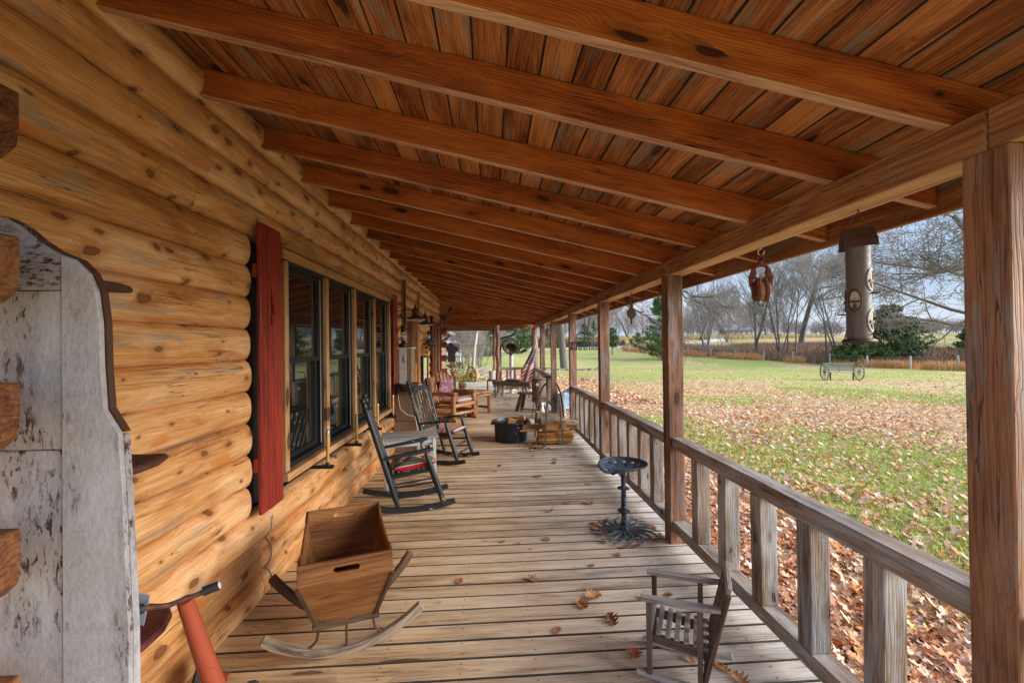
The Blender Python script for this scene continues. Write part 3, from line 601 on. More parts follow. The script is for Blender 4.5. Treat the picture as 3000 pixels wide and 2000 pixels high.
# ================================================================= posts and railings
plab = ['thick brown square post at the right edge of the picture', 'second square porch post from the right, beside the tractor seat stool', 'porch post between the two hanging pulleys, third from the right', 'porch post where the railing ends beside the firewood', 'slim looking porch post behind the firewood hoops', 'porch post just before the far corner, beside the downspout']
for i, y in enumerate(PY):
    lean = .0; mb = MB(); n = 9; s = .1325
    vs = []; gs = []
    for k in range(n+1):
        z = 2.287*k/n; jx = random.uniform(-.0015, .0015); jy = random.uniform(-.0015, .0015)
        for a, b in ((0, 0), (1, 0), (1, 1), (0, 1)): vs.append((1.511+a*s+jx, y+b*s+jy, z)); gs.append((z, a*s, b*s))
    fs = [(k*4+q, k*4+(q+1) % 4, k*4+4+(q+1) % 4, k*4+4+q) for k in range(n) for q in range(4)]+[(3, 2, 1, 0), (n*4, n*4+1, n*4+2, n*4+3)]
    mb.add(vs, fs, None, gs); o = mb.build('porch_post', M['post'], None, bevel=.004); tag(o, plab[i], 'post', 'square posts along the porch edge')
def roundpost(x, y, r, h, label, name='log_post', mat='post', z0=0, group='round log posts at the far end'):
    mb = MB(); n = 14; mb.tube([(x+.02*math.sin(i*1.3+x), y+.015*math.cos(i*1.7), z0+(h-z0)*i/n) for i in range(n+1)], [r*(1+.08*math.sin(i*2.1+y)) for i in range(n+1)], 10)
    for q in range(3):
        a = random.random()*6.28; z = random.uniform(.6, h-.3); mb.tube([(x+r*.7*math.cos(a), y+r*.7*math.sin(a), z), (x+r*1.35*math.cos(a), y+r*1.35*math.sin(a), z+.03)], [.03, .02], 6)
    return tag(mb.build(name, M[mat], None, smooth=True), label, 'post', group)
roundpost(1.57, 15.9, .115, 2.29, 'round knotty log post at the far corner behind the flag')
roundpost(.235, 15.45, .075, 2.39, 'round log post at the left end of the far railing')
roundpost(.13, 18.0, .065, 2.34, 'thin round log post beyond the far railing, behind the stoneware crock')
def railing(y0, y1, label, n=5, x=1.585, xo=None, group='porch railings'):
    t = thing('porch_railing', label, 'railing', (x, y0, 0), 0, group); L = y1-y0
    def wav(mb, z, h, wd, amp, cnt=12):
        vs = []; gs = []
        for k in range(cnt+1):
            yy = L*k/cnt; j = random.uniform(-amp, amp); j2 = random.uniform(-amp, amp)*.8
            for a, b in ((-.5, -.5), (.5, -.5), (.5, .5), (-.5, .5)): vs.append((a*wd+j, yy, z+b*h+(j2 if b > 0 else 0))); gs.append((yy, a*wd, b*h))
        mb.add(vs, [(k*4+q, k*4+(q+1) % 4, k*4+4+(q+1) % 4, k*4+4+q) for k in range(cnt) for q in range(4)]+[(3, 2, 1, 0), tuple(cnt*4+q for q in range(4))], None, gs)
    mb = MB(); wav(mb, .865, .092, .108, .003); mb.build('top_rail', M['rail'], t, bevel=.006)
    mb = MB(); wav(mb, .155, .085, .108, .001); mb.build('bottom_rail', M['rail'], t, bevel=.005)
    for k in range(n):
        yy = L*(k+1)/(n+1); mb = MB(); a = random.uniform(-.004, .004); mb.bar((0, yy, .1985), (a, yy+random.uniform(-.006, .006), .818), .10, .10, (0, 1, 0)); mb.build('baluster', M['rail'], t, bevel=.004)
s = .1325
railing(PY[0]+s, PY[1], 'porch railing nearest the camera at the lower right')
railing(PY[1]+s, PY[2], 'porch railing directly behind the tractor seat stool')
railing(PY[2]+s, PY[3], 'porch railing ending at the firewood rack')
railing(PY[4]+s, PY[5], 'porch railing behind the wooden churn')
railing(PY[5]+s, 15.78, 'short last railing beside the far corner post', 4)
railing(-1.1, PY[0], 'porch railing running out of the picture at the lower right corner')
t = thing('porch_railing', 'end railing across the far side of the porch behind the bench', 'railing', (0, 15.55, 0), 0, 'porch railings')
mb = MB(); mb.box((.88, 0, .88), (1.2, .06, .10)); mb.build('top_rail', M['rail'], t); mb = MB(); mb.box((.88, 0, .2), (1.2, .06, .09)); mb.build('bottom_rail', M['rail'], t)
for x in (.55, .82, 1.08, 1.33): mb = MB(); mb.box((x, 0, .54), (.09, .05, .585)); mb.build('baluster', M['rail'], t)
# steps between the fourth and fifth post
t = thing('porch_steps', 'wooden steps down to the lawn beside the wash tubs', 'steps', (1.70, 8.8, 0))
for i in range(2): mb = MB(); mb.box((.19+i*.28, 1.1, -.19-.17*i), (.28, 2.0, .05)); mb.build('tread', M['rail'], t)
mb = MB(); [mb.box((.30, yy, -.40), (.58, .05, .26)) for yy in (.1, 2.1)]; mb.build('stringer', M['rail'], t)
# ================================================================= things on the porch
def sub(name, mb, mat, par, smooth=False, bevel=0, **k): return mb.build(name, M[mat] if isinstance(mat, str) else mat, par, smooth=smooth, bevel=bevel, **k)
# ---- tall shelf unit at the near left
t = thing('plate_shelf', 'tall chippy white painted shelf side with scrolled brown edge, at the far left', 'shelf unit', (0, 1.50, 0))
XZ = Matrix(((1, 0, 0, 0), (0, 0, -1, 0), (0, 1, 0, 0), (0, 0, 0, 1)))
edge = [(-1.165, .02), (-1.165, .80), (-1.182, 1.25), (-1.193, 1.445), (-1.238, 1.52), (-1.247, 1.66), (-1.250, 1.80), (-1.262, 1.90), (-1.286, 1.96), (-1.33, 2.005), (-1.40, 2.035), (-1.45, 2.07), (-1.50, 2.115), (-1.545, 2.14), (-1.60, 2.15), (-1.66, 2.14)]
mb = MB(); st_ = [p for p in edge if p[0] > -1.37]+[(-1.37, 2.02), (-1.37, .02)]; mb.prism(st_[::-1], .018, Matrix.Translation((0, .0, 0)) @ XZ, 1); sub('stile', mb, 'whitepaint', t, bevel=.003)
for lo, hi in ((.02, .62), (.623, 1.395), (1.398, 1.905)): mb = MB(); mb.box((-1.60, -.006, (lo+hi)/2), (.455, .012, hi-lo)); sub('panel', mb, 'whitepaint', t, bevel=.003)
tp = [(-1.373, 1.908), (-1.373, 2.02), (-1.40, 2.035), (-1.45, 2.07), (-1.50, 2.115), (-1.545, 2.14), (-1.60, 2.15), (-1.66, 2.14), (-1.75, 2.08), (-1.83, 2.0), (-1.83, 1.908)]
mb = MB(); mb.prism(tp, .012, XZ, 0); sub('panel', mb, 'whitepaint', t, bevel=.003)
mb = MB(); up_ = [(x+.003, z+.003) for x, z in edge if z > 1.44]+[(-1.84, 2.0), (-1.84, 1.44)]; mb.prism(up_[::-1], .024, Matrix.Translation((0, .026, 0)) @ XZ, 1); sub('back_board', mb, 'brownpaint', t)
mb = MB(); lo_ = [(-1.167, .02), (-1.167, .80), (-1.184, 1.25), (-1.195, 1.438), (-1.84, 1.438), (-1.84, .02)]; mb.prism(lo_, .026, Matrix.Translation((0, .028, 0)) @ XZ, 1); sub('back_board', mb, 'whitepaint', t)
def shelfpoly(x1, d): return [(-1.62, .04), (x1-.05, .04), (x1-.015, .07), (x1, .14), (x1-.005, .24), (x1-.04, .33), (x1-.10, d-.02), (-1.62, d)]
for x1, z, d, mt in ((-1.375, 1.935, .30, 'brownfelt'), (-1.245, 1.275, .34, 'brownfelt'), (-1.235, .645, .42, 'maroon')): mb = MB(); mb.prism(shelfpoly(x1, d), .028, Matrix.Translation((0, 0, z))); sub('shelf', mb, mt, t, bevel=.008)
mb = MB(); mb.box((-1.61, .3, 1.0), (.02, .5, 2.0)); sub('back_panel', mb, 'brownfelt', t) if False else None
mb = MB(); mb.box((-1.362, 0, 0), (.15, .004, .11), Matrix.Translation((0, 1.68, .50)) @ Matrix.Rotation(R(12), 4, 'Y')); tag(mb.build('enamel_sign', M['paleblue']), 'sliver of a pale blue enamel plate behind the white shelf side', 'plate')
# ---- orange tricycle
t = thing('tricycle', 'old orange tricycle with black grips parked against the log wall', 'tricycle', (-1.13, 1.68, 0))
mb = MB(); mb.tube([(.005, 0, .80), (.02, .05, .62), (.05, .10, .40), (.085, .16, .20)], [.026, .031, .037, .042], 14); sub('fork', mb, 'red_tube', t, True)
hb = [(.075, .04, .815), (.02, .01, .805), (-.03, -.03, .80), (-.075, -.09, .825), (-.11, -.14, .835)]
mb = MB(); mb.tube(hb, .0095, 8); sub('handlebar', mb, 'rust', t, True)
mb = MB(); mb.tube([(.095, .05, .822), (.05, .03, .812)], .0165, 10); sub('grip', mb, 'grip', t, True)
mb = MB(); mb.tube([(.098, .052, .823), (.0955, .051, .822)], .013, 10); sub('grip_cap', mb, 'white', t, True)
mb = MB(); mb.tube([(-.075, -.09, .825), (-.115, -.145, .835)], .0165, 10); sub('grip', mb, 'grip', t, True)
Wm = Matrix.Translation((-.285, .57, .11)) @ Matrix.Rotation(R(8), 4, 'Z') @ Matrix.Rotation(R(90), 4, 'Y')
wr = bpy.data.objects.new('wheel', None); C.objects.link(wr); wr.parent = t
mb = MB(); mb.ring((0, 0, 0), .092, .018, 28, Wm, 8); sub('tyre', mb, 'tyre', wr, True)
mb = MB(); mb.lathe([(.077, -.012), (.08, 0), (.077, .012), (.03, .018), (.0, .02)], 20, Wm); sub('rim', mb, 'white', wr, True)
mb = MB(); mb.tube([(-.27, .57, .11), (-.20, .56, .11)], .007, 8); mb.box((-.195, .56, .115), (.06, .03, .02)); sub('pedal', mb, 'red_tube', t, True)
mb = MB(); mb.tube([(.085, .16, .20), (-.12, .40, .13), (-.28, .55, .11)], [.03, .022, .014], 10); sub('frame_tube', mb, 'red_tube', t, True)
Wm = Matrix.Translation((.085, .17, .17)) @ Matrix.Rotation(R(100), 4, 'Y'); wr = bpy.data.objects.new('wheel', None); C.objects.link(wr); wr.parent = t
mb = MB(); mb.ring((0, 0, 0), .15, .020, 28, Wm, 8); sub('tyre', mb, 'tyre', wr, True); mb = MB(); mb.lathe([(.13, -.01), (.13, .01), (.03, .02), (0, .02)], 20, Wm); sub('rim', mb, 'white', wr, True)
# ---- cradle
t = thing('rocking_cradle', 'antique tapered wooden cradle box on curved rockers with iron rods', 'cradle', (-.895, 2.74, 0), R(19))
zt, zb_, zr = .615, .21, .50
def slab(name, q, th, inward, mat='cradle'):
    n = (Vector(q[1])-Vector(q[0])).cross(Vector(q[2])-Vector(q[0])).normalized()
    if n.dot(Vector(inward)) < 0: n = -n
    mb = MB(); vs = [Vector(p) for p in q]+[Vector(p)+n*th for p in q]; k = len(q); e = (Vector(q[1])-Vector(q[0])).normalized(); f = n.cross(e)
    mb.add(vs, [tuple(range(k))[::-1], tuple(range(k, 2*k))]+[(i, (i+1) % k, k+(i+1) % k, k+i) for i in range(k)], None, [(p.dot(e), p.dot(f), p.dot(n)) for p in vs]); return sub(name, mb, mat, t, bevel=.002)
a, b, c, d = .232, .40, .150, .245
for s_ in (-1, 1):
    slab('end_board', [(-a, s_*b, zr), (a, s_*b, zr), (c, s_*d, zb_), (-c, s_*d, zb_)], .013, (0, -s_, 0))
    for x0, x1, z0, z1 in ((-a, a, zr+.002, zr+.045), (-a, a, zr+.075, zt), (-a, -.055, zr+.045, zr+.075), (.055, a, zr+.045, zr+.075)):
        pass
    outl = [(-a, zr+.002), (a, zr+.002), (a, zt), (-a, zt)]
    hole = [(.05*math.copysign(1, math.cos(q))+.016*math.cos(q), zr+.062+.016*math.sin(q)) for q in [R(x) for x in range(10, 370, 20)]]
    me = bpy.data.meshes.new('hand_board'); bm = bmesh.new(); y0 = s_*(b+.004)
    for y_ in (y0, y0-s_*.016):
        ov = [bm.verts.new((x, y_, z)) for x, z in outl]; hv = [bm.verts.new((x, y_, z)) for x, z in hole]
        es = [bm.edges.new((ov[i], ov[(i+1) % 4])) for i in range(4)]+[bm.edges.new((hv[i], hv[(i+1) % len(hv)])) for i in range(len(hv))]
        bmesh.ops.triangle_fill(bm, use_beauty=True, edges=es)
        if y_ == y0: A, B = ov, hv
    for P_, Q_ in ((A, ov), (B, hv)):
        for i in range(len(P_)): bm.faces.new((P_[i], P_[(i+1) % len(P_)], Q_[(i+1) % len(P_)], Q_[i]))
    bmesh.ops.recalc_face_normals(bm, faces=bm.faces); bm.to_mesh(me); bm.free()
    at = me.attributes.new('gr', 'FLOAT_VECTOR', 'POINT'); at.data.foreach_set('vector', np.array([tuple(v.co) for v in me.vertices], dtype=np.float32).ravel())
    link('hand_board', me, M['cradle'], t)
    slab('side_board', [(s_*a, -b, zr), (s_*a, b, zr), (s_*c, d, zb_), (s_*c, -d, zb_)], .013, (-s_, 0, 0))
    mb = MB(); pr = [(-b, zr+.001), (b, zr+.001), (b, zt), (b-.12, zt-.005), (b-.16, zt-.035), (-b+.16, zt-.035), (-b+.12, zt-.005), (-b, zt)]
    mb.prism(pr, .014, Matrix(((0, 0, 1, s_*a-.007-s_*.004), (1, 0, 0, 0), (0, 1, 0, 0), (0, 0, 0, 1)))); sub('side_rail', mb, 'cradle', t, bevel=.002)
    for w_ in (-1, 1):
        mb = MB(); mb.bar((w_*(a+.004), s_*(b+.006), zr), (w_*(c+.004), s_*(d+.006), zb_), .018, .010, (0, 1, 0)); sub('corner_strip', mb, 'cradledark', t)
    pts = [(x, s_*.20, .018+(.78 if s_ < 0 else 1.5)*x*x*(1+.25*abs(x))) for x in np.linspace(-.42, .42, 17)]
    mb = MB(); mb.path(pts, [(-.022, -.023), (.022, -.023), (.022, .023), (-.022, .023)], upv=(0, 0, 1)); sub('rocker', mb, 'rocker' if s_ < 0 else 'cradledark', t, True, .004)
    mb = MB(); mb.tube([(0, s_*.20, zb_-.01), (0, s_*.205, .04)], .0075, 6); sub('iron_rod', mb, 'rust', t, True)
    for w_ in (-1, 1):
        mb = MB(); mb.tube([(w_*.14, s_*.22, zb_), (w_*.145, s_*.21, .15), (w_*.155, s_*.20, .10), (w_*.19, s_*.20, .068), (w_*.235, s_*.20, .075), (w_*.27, s_*.20, .098)], .0075, 6); sub('iron_rod', mb, 'rust', t, True)
mb = MB(); mb.box((0, 0, zb_+.004), (2*c+.01, 2*d+.01, .016)); sub('floor', mb, 'cradledark', t)
for s_ in (-1, 1): mb = MB(); mb.box((0, s_*.225, zb_-.017), (2*c+.05, .05, .024)); sub('batten', mb, 'cradledark', t, bevel=.003)
# ---- black rocking chairs
def finial_post(mb, p0, p1, r):
    p0, p1 = Vector(p0), Vector(p1); pts = []; rr = []
    for f, k in ((0, .55), (.03, .8), (.08, 1), (.30, 1.08), (.5, 1.05), (.8, 1), (.89, .98), (.90, .78), (.91, 1), (.945, 1.0), (.955, .75), (.965, .95), (.985, .85), (1, .4)): pts.append(p0.lerp(p1, f)); rr.append(r*k)
    mb.tube(pts, rr, 10)
def rocking_chair(loc, rz, label, extra=0):
    t = thing('rocking_chair', label, 'rocking chair', loc, rz, 'black rocking chairs under the window'); mt = 'blackchair'
    for s_ in (-1, 1):
        mb = MB(); finial_post(mb, (-.24, s_*.235, .05), (-.585, s_*.265, 1.20), .0285); sub('back_post', mb, mt, t, True)
        mb = MB(); mb.tube([(.22, s_*.255, .045), (.21, s_*.255, .09), (.16, s_*.255, .25), (.115, s_*.258, .38), (.085, s_*.26, .47), (.04, s_*.26, .605)], [.016, .028, .032, .028, .032, .020], 10); sub('front_post', mb, mt, t, True)
        pts = [(x, s_*.252, .028+.30*(x+.06)**2) for x in np.linspace(-.60, .34, 15)]
        mb = MB(); mb.path(pts, [(-.017, -.028), (.017, -.028), (.017, .028), (-.017, .028)]); sub('rocker', mb, mt, t, True, .004)
        mb = MB(); pts = [(-.40, s_*.262, .572), (-.25, s_*.266, .592), (-.05, s_*.27, .618), (.06, s_*.272, .635), (.115, s_*.27, .642)]
        mb.path(pts, [(-.032, -.015), (-.025, .015), (.025, .015), (.032, -.015)], scale=[.75, .9, 1.1, 1.2, .9]); sub('arm', mb, mt, t, True, .003)
        for z in (.165, .275):
            mb = MB(); x0 = -.24-(z-.05)*.30; x1 = .22-(z-.05)*.30; mb.tube([(x0, s_*.238, z-.012), ((x0+x1)/2, s_*.248, z), (x1, s_*.256, z+.02)], [.009, .012, .009], 8); sub('stretcher', mb, mt, t, True)
        mb = MB(); mb.bar((-.335, s_*.235, .365), (.12, s_*.245, .425), .026, .034, (0, 0, 1)); sub('seat_rail', mb, mt, t, bevel=.005)
    for z, x in ((.16, .185), (.27, .15)): mb = MB(); mb.tube([(x, -.255, z), (x, 0, z), (x, .255, z)], [.009, .013, .009], 8); sub('stretcher', mb, mt, t, True)
    mb = MB(); mb.tube([(-.275, -.235, .17), (-.275, .235, .17)], .011, 8); sub('stretcher', mb, mt, t, True)
    for k in range(9):
        x = -.31+k*.051; mb = MB(); mb.box((x, 0, .392+(x+.3)*.13), (.040, .50, .012)); sub('seat_slat', mb, mt, t, bevel=.002)
    bx = lambda z: -.24-(z-.05)*.30
    mb = MB(); n = 13; top = [(-.235+.47*i/(n-1), 1.065+.055*math.sin(math.pi*i/(n-1))+.012*math.sin(3*math.pi*i/(n-1))) for i in range(n)]
    poly = [(-.235, 1.035), (.235, 1.035)]+top[::-1]; Mx = Matrix.Translation((bx(1.0)+.012, 0, 1.0)) @ Matrix.Rotation(R(-16.7), 4, 'Y') @ Matrix.Translation((0, 0, -1.0)) @ Matrix(((0, 0, 1, 0), (1, 0, 0, 0), (0, 1, 0, 0), (0, 0, 0, 1)))
    mb.prism(poly, .022, Mx); sub('crest_rail', mb, mt, t, bevel=.004)
    mb = MB(); mb.bar((bx(.50)+.01, -.24, .50), (bx(.50)+.01, .24, .50), .045, .022, (1, 0, .3)); sub('back_rail', mb, mt, t, bevel=.003)
    for k in range(6):
        y = -.183+.0735*k; mb = MB(); mb.bar((bx(.50)+.012, y, .50), (bx(.99)+.018-.012*math.sin(1.5), y*1.07, 1.05), .036, .010, (1, 0, 0)); sub('back_slat', mb, mt, t, bevel=.002)
    return t
rocking_chair((-.790, 4.905, 0), R(14), 'black chipped rocking chair nearest the camera, with red and green striped cushion')
rocking_chair((-.60, 6.66, 0), R(-22), 'black peeling rocking chair behind the white side table, with slatted fan back')
def cushion(name, sx, sy, sz, mat, label, cat, loc, rot, nu=22, nv=22, tuft=0, parent=None, group=None):
    mb = MB(); vs = []; gs = []; fs = []
    for side in (1, -1):
        for i in range(nu+1):
            for j in range(nv+1):
                u = -1+2*i/nu; v = -1+2*j/nv; e = max(0, 1-abs(u)**3.2)**.55*max(0, 1-abs(v)**3.2)**.55
                z = sz/2*e*(.85+.15*math.cos(u*2)*math.cos(v*2))
                if tuft: z *= 1-.55*tuft*sum(math.exp(-((u-a)**2+(v-b)**2)/.02) for a in (-.4, .4) for b in (-.4, .4))-.12*tuft*(math.cos(u*7)*math.cos(v*7))
                x_ = sx/2*u*(1-.04*abs(v)**3); y_ = sy/2*v*(1-.04*abs(u)**3)
                vs.append((x_, y_, side*z)); gs.append((u*sx/2, v*sy/2+side*(.01 if e < .5 else 0)+ (z if abs(v) > .8 else 0), 0))
        b = 0 if side == 1 else (nu+1)*(nv+1)
        for i in range(nu):
            for j in range(nv):
                q = (b+i*(nv+1)+j, b+(i+1)*(nv+1)+j, b+(i+1)*(nv+1)+j+1, b+i*(nv+1)+j+1); fs.append(q if side == 1 else q[::-1])
    r_ = random.getstate(); random.seed(1); mb.add(vs, fs, None, gs); random.setstate(r_)
    mb.g = [tuple(g) for g in gs]
    o = mb.build(name, M[mat], parent, smooth='all'); tag(o, label, cat, group); o.location = loc; o.rotation_euler = rot; return o
cushion('seat_cushion', .46, .48, .15, 'stripeA', 'puffy red and green striped cushion on the nearest black rocking chair', 'cushion', (-.855, 4.885, .465), (0, R(-7), R(14)), tuft=.8)
cushion('seat_cushion', .46, .42, .085, 'stripeB', 'thin red and white striped cushion on the second black rocking chair', 'cushion', (-.66, 6.685, .452), (0, R(-7), R(-22)))
# ---- white side table
t = thing('side_table', 'small worn white side table between the two black rocking chairs', 'table', (-1.03, 5.62, 0), R(13))
for k in range(3): mb = MB(); mb.box((0, -.152+.152*k, .60), (.68, .150, .018)); sub('top_board', mb, 'tabletop', t, bevel=.003)
for sx_ in (-1, 1):
    mb = MB(); mb.box((sx_*.285, 0, .553), (.018, .36, .075)); sub('apron', mb, 'whitetable', t)
    for sy_ in (-1, 1): mb = MB(); mb.box((sx_*.285, sy_*.18, .295), (.042, .042, .59)); sub('leg', mb, 'whitetable', t, bevel=.003)
for sy_ in (-1, 1): mb = MB(); mb.box((0, sy_*.185, .545), (.53, .018, .085)); sub('apron', mb, 'whitetable', t)
mb = MB(); mb.box((0, 0, .17), (.53, .03, .022)); [mb.box((q*.285, 0, .17), (.025, .33, .022)) for q in (-1, 1)]; sub('stretcher', mb, 'whitetable', t)
# ---- hammers hanging upright below the window sill
for y, z, lb in ((3.92, .665, 'yellow handled black hammer bracket at the nearest window, left of the rocking chair'), (4.75, .67, 'yellow handled black hammer bracket between the first rocking chair and the second window'), (5.62, .67, 'black hammer head mostly hidden behind the first rocking chair back'), (6.49, .68, 'farthest yellow handled black hammer bracket, beside the far red shutter')):
    t = thing('hammer', lb, 'hammer', (-1.457, y, z), 0, 'hammers under the window sill')
    mb = MB(); mb.prism([(-.12, -.006), (-.04, -.016), (.06, -.022), (.085, -.02), (.085, .02), (.06, .022), (-.04, .016), (-.12, .006)], .028); mb.tube([(.035, 0, .02), (.035, 0, .055)], [.022, .017], 10); sub('head', mb, 'blackpaint', t, bevel=.003)
    mb = MB(); mb.tube([(.035, 0, .05), (.036, 0, .18), (.036, 0, .30)], [.013, .015, .0145], 10); sub('handle', mb, 'yellow', t, True)
    mb = MB(); mb.tube([(.036, 0, .30), (.036, 0, .325), (.036, 0, .335)], [.015, .015, .009], 10); sub('ferrule', mb, 'steel', t, True)
# ---- wall cabinet, pan, lantern
t = thing('wall_cabinet', 'narrow brown wooden cabinet with a white upper door, between window and door', 'cabinet', (-1.42, 7.52, 0))
for x0, x1, mt, y in ((-.165, -.075, 'cabbrown', -.22), (-.072, .05, 'cabwhite', -.222), (.053, .125, 'cabbrown', -.22)):
    mb = MB(); mb.box(((x0+x1)/2, y, 1.34), (x1-x0, .02, .66)); sub('door' if mt == 'cabwhite' else 'board', mb, mt, t, bevel=.002)
mb = MB(); mb.box((-.02, -.05, 1.34), (.28, .30, .66)); sub('carcass', mb, 'cabbrown', t)
mb = MB(); mb.box((-.02, -.06, 1.68), (.33, .36, .022)); sub('top', mb, 'cabwhite', t, bevel=.003)
for z in (.25, .75): mb = MB(); mb.box((.015, -.238, z), (.37, .018, .49)); sub('panel', mb, 'cabbrown', t, bevel=.003)
mb = MB(); mb.box((.015, -.02, .505), (.38, .41, 1.0)); sub('carcass', mb, 'cabbrown', t)
mb = MB(); mb.box((0, -.236, 1.50), (.012, .008, .11)); sub('keyhole_plate', mb, 'rust', t)
mb = MB(); mb.box((-.01, -.235, 1.35), (.12, .004, .006)); sub('crack', mb, 'dark', t)
mb = MB(); mb.lathe([(.09, 0), (.13, .01), (.155, .06), (.165, .115), (.175, .12), (.175, .128), (.160, .125), (.15, .06), (.12, .015), (0, .012)], 28, c=(-1.33, 7.2, .99)); tag(mb.build('wash_pan', M['brownpaint'], None, smooth=True), 'wide dark pan with a copper rim on the brown wall cabinet', 'pan')
mb = MB(); mb.box((-1.33, 7.2, .97), (.30, .16, .03)); tag(mb.build('bracket_shelf', M['cabbrown']), 'small bracket shelf under the dark copper rimmed pan', 'shelf')
mb = MB(); mb.tube([(-1.50, 7.255, 1.10), (-1.50, 7.25, .85), (-1.47, 7.25, .70), (-1.36, 7.25, .60), (-1.24, 7.25, .57), (-1.20, 7.25, .40), (-1.19, 7.26, .0)], .006, 6); tag(mb.build('cable', M['white'], None, smooth=True), 'white cable looping down the front of the brown wall cabinet', 'cable')
def lantern(loc, s, label, mat='lanternmetal'):
    t = thing('oil_lantern', label, 'lantern', loc, 0, 'oil lanterns on the log wall'); t.scale = (s, s, s)
    mb = MB(); mb.lathe([(.085, 0), (.088, .01), (.085, .055), (.06, .07), (.035, .078), (.03, .10), (.045, .105), (.045, .12)], 18); sub('fuel_tank', mb, mat, t, True)
    mb = MB(); mb.lathe([(.038, .12), (.055, .15), (.062, .185), (.052, .225), (.036, .255)], 16); sub('globe', mb, 'chimney', t, True)
    mb = MB(); mb.lathe([(.042, .255), (.05, .262), (.048, .285), (.04, .29), (.04, .32), (.05, .325), (.045, .34), (.012, .36)], 16); sub('hood', mb, mat, t, True)
    for a in (0, 180):
        q = R(a); mb = MB(); mb.tube([(math.cos(q)*r_, math.sin(q)*r_, z) for r_, z in ((.07, .06), (.095, .08), (.10, .16), (.10, .24), (.085, .30), (.045, .315))], .009, 7); sub('side_tube', mb, mat, t, True)
    mb = MB(); [mb.ring((0, 0, z), .06, .0025, 18) for z in (.16, .21)]; sub('guard_wire', mb, mat, t, True)
    mb = MB(); mb.tube([(.10, 0, .27), (.07, .05, .36), (0, .07, .41), (-.07, .05, .36), (-.10, 0, .27)], .003, 6); sub('handle', mb, mat, t, True)
    return t
lantern((-1.44, 7.40, 1.692), .98, 'dark oil lantern on top of the brown wall cabinet')
lantern((-1.46, 10.5, 1.775), .80, 'small black oil lantern on the wall shelf past the door')
def barn_lamp(x, y, z, label):
    t = thing('barn_lamp', label, 'lamp', (x, y, z), 0, 'barn lamps by the door')
    mb = MB(); mb.lathe([(.152, 0), (.150, .006), (.095, .045), (.058, .068), (.050, .085), (.056, .09), (.056, .10), (.048, .105), (.048, .15), (.053, .155), (.030, .185), (.022, .19), (.022, .20), (.010, .235), (.012, .25), (0, .262)], 28); sub('shade', mb, 'lampshade', t, True)
    mb = MB(); mb.lathe([(.153, .001), (.156, -.006), (.150, -.007), (.09, .034), (.045, .06), (0, .062)], 28); sub('inner_shade', mb, 'lampwhite', t, True)
    mb = MB(); mb.tube([(-.02, 0, .165), (-.10, 0, .17), (-.22, 0, .16), (-.32, 0, .14)], .009, 8); mb.lathe([(.035, 0), (.035, .02)], 12, Matrix.Translation((-.335, 0, .14)) @ Matrix.Rotation(R(90), 4, 'Y')); sub('arm', mb, 'blackpaint', t, True)
barn_lamp(-1.25, 7.45, 2.147, 'nearer bronze barn lamp on the log wall above the cabinet')
barn_lamp(-1.25, 8.56, 2.112, 'farther bronze barn lamp beside the red door')
mb = MB(); mb.box((-1.53, 8.02, 2.45), (.03, .05, .9)); tag(mb.build('hanging_scythe_handle', M['cradledark'], None), 'dark upright stick hung on the logs above the oil lantern', 'stick')
mb = MB(); mb.bar((-1.52, 8.93, .02), (-1.50, 8.96, 1.36), .022, .022); tag(mb.build('yellow_stick', M['yellowbright']), 'thin bright yellow stick leaning beside the red door', 'stick')
t = thing('wall_shelf', 'small dark wall shelf with a lantern past the door', 'shelf', (-1.50, 10.9, 1.75))
mb = MB(); mb.box((.02, 0, .012), (.20, 1.1, .022)); sub('board', mb, 'brownpaint', t)
for y in (-.45, .45): mb = MB(); mb.prism([(-.07, 0), (.10, 0), (-.07, -.18)], .02, Matrix.Translation((0, y, 0)) @ Matrix.Rotation(R(90), 4, 'X')); sub('bracket', mb, 'brownpaint', t)
mb = MB(); mb.lathe([(.06, 0), (.085, .03), (.09, .11), (.07, .15), (.075, .165)], 16, c=(-1.47, 10.95, 1.775)); tag(mb.build('black_pot', M['blackpaint'], None, smooth=True), 'squat black pot beside the lantern on the dark wall shelf', 'pot')
t = thing('wall_crate', 'little wooden wall rack with two dark compartments under the lantern shelf', 'rack', (-1.54, 10.3, 1.62))
mb = MB(); [mb.box((0, y, 0), (.12, .02, .20)) for y in (-.25, .25)]; [mb.box((0, 0, z), (.12, .48, .015)) for z in (-.095, 0, .095)]; sub('case', mb, 'trim', t); mb = MB(); mb.box((-.03, 0, 0), (.03, .47, .18)); sub('back', mb, 'dark', t)
t = thing('wall_mirror', 'tall black framed mirror on the logs, reflecting the yard', 'mirror', (-1.53, 10.35, 1.18))
mb = MB(); [mb.box((0, y, 0), (.05, .05, .62)) for y in (-.36, .36)]; [mb.box((0, 0, z), (.05, .67, .05)) for z in (-.285, .285)]; sub('frame', mb, 'blackpaint', t, bevel=.004); mb = MB(); mb.box((.005, 0, 0), (.01, .68, .53)); sub('glass', mb, 'mirror', t)
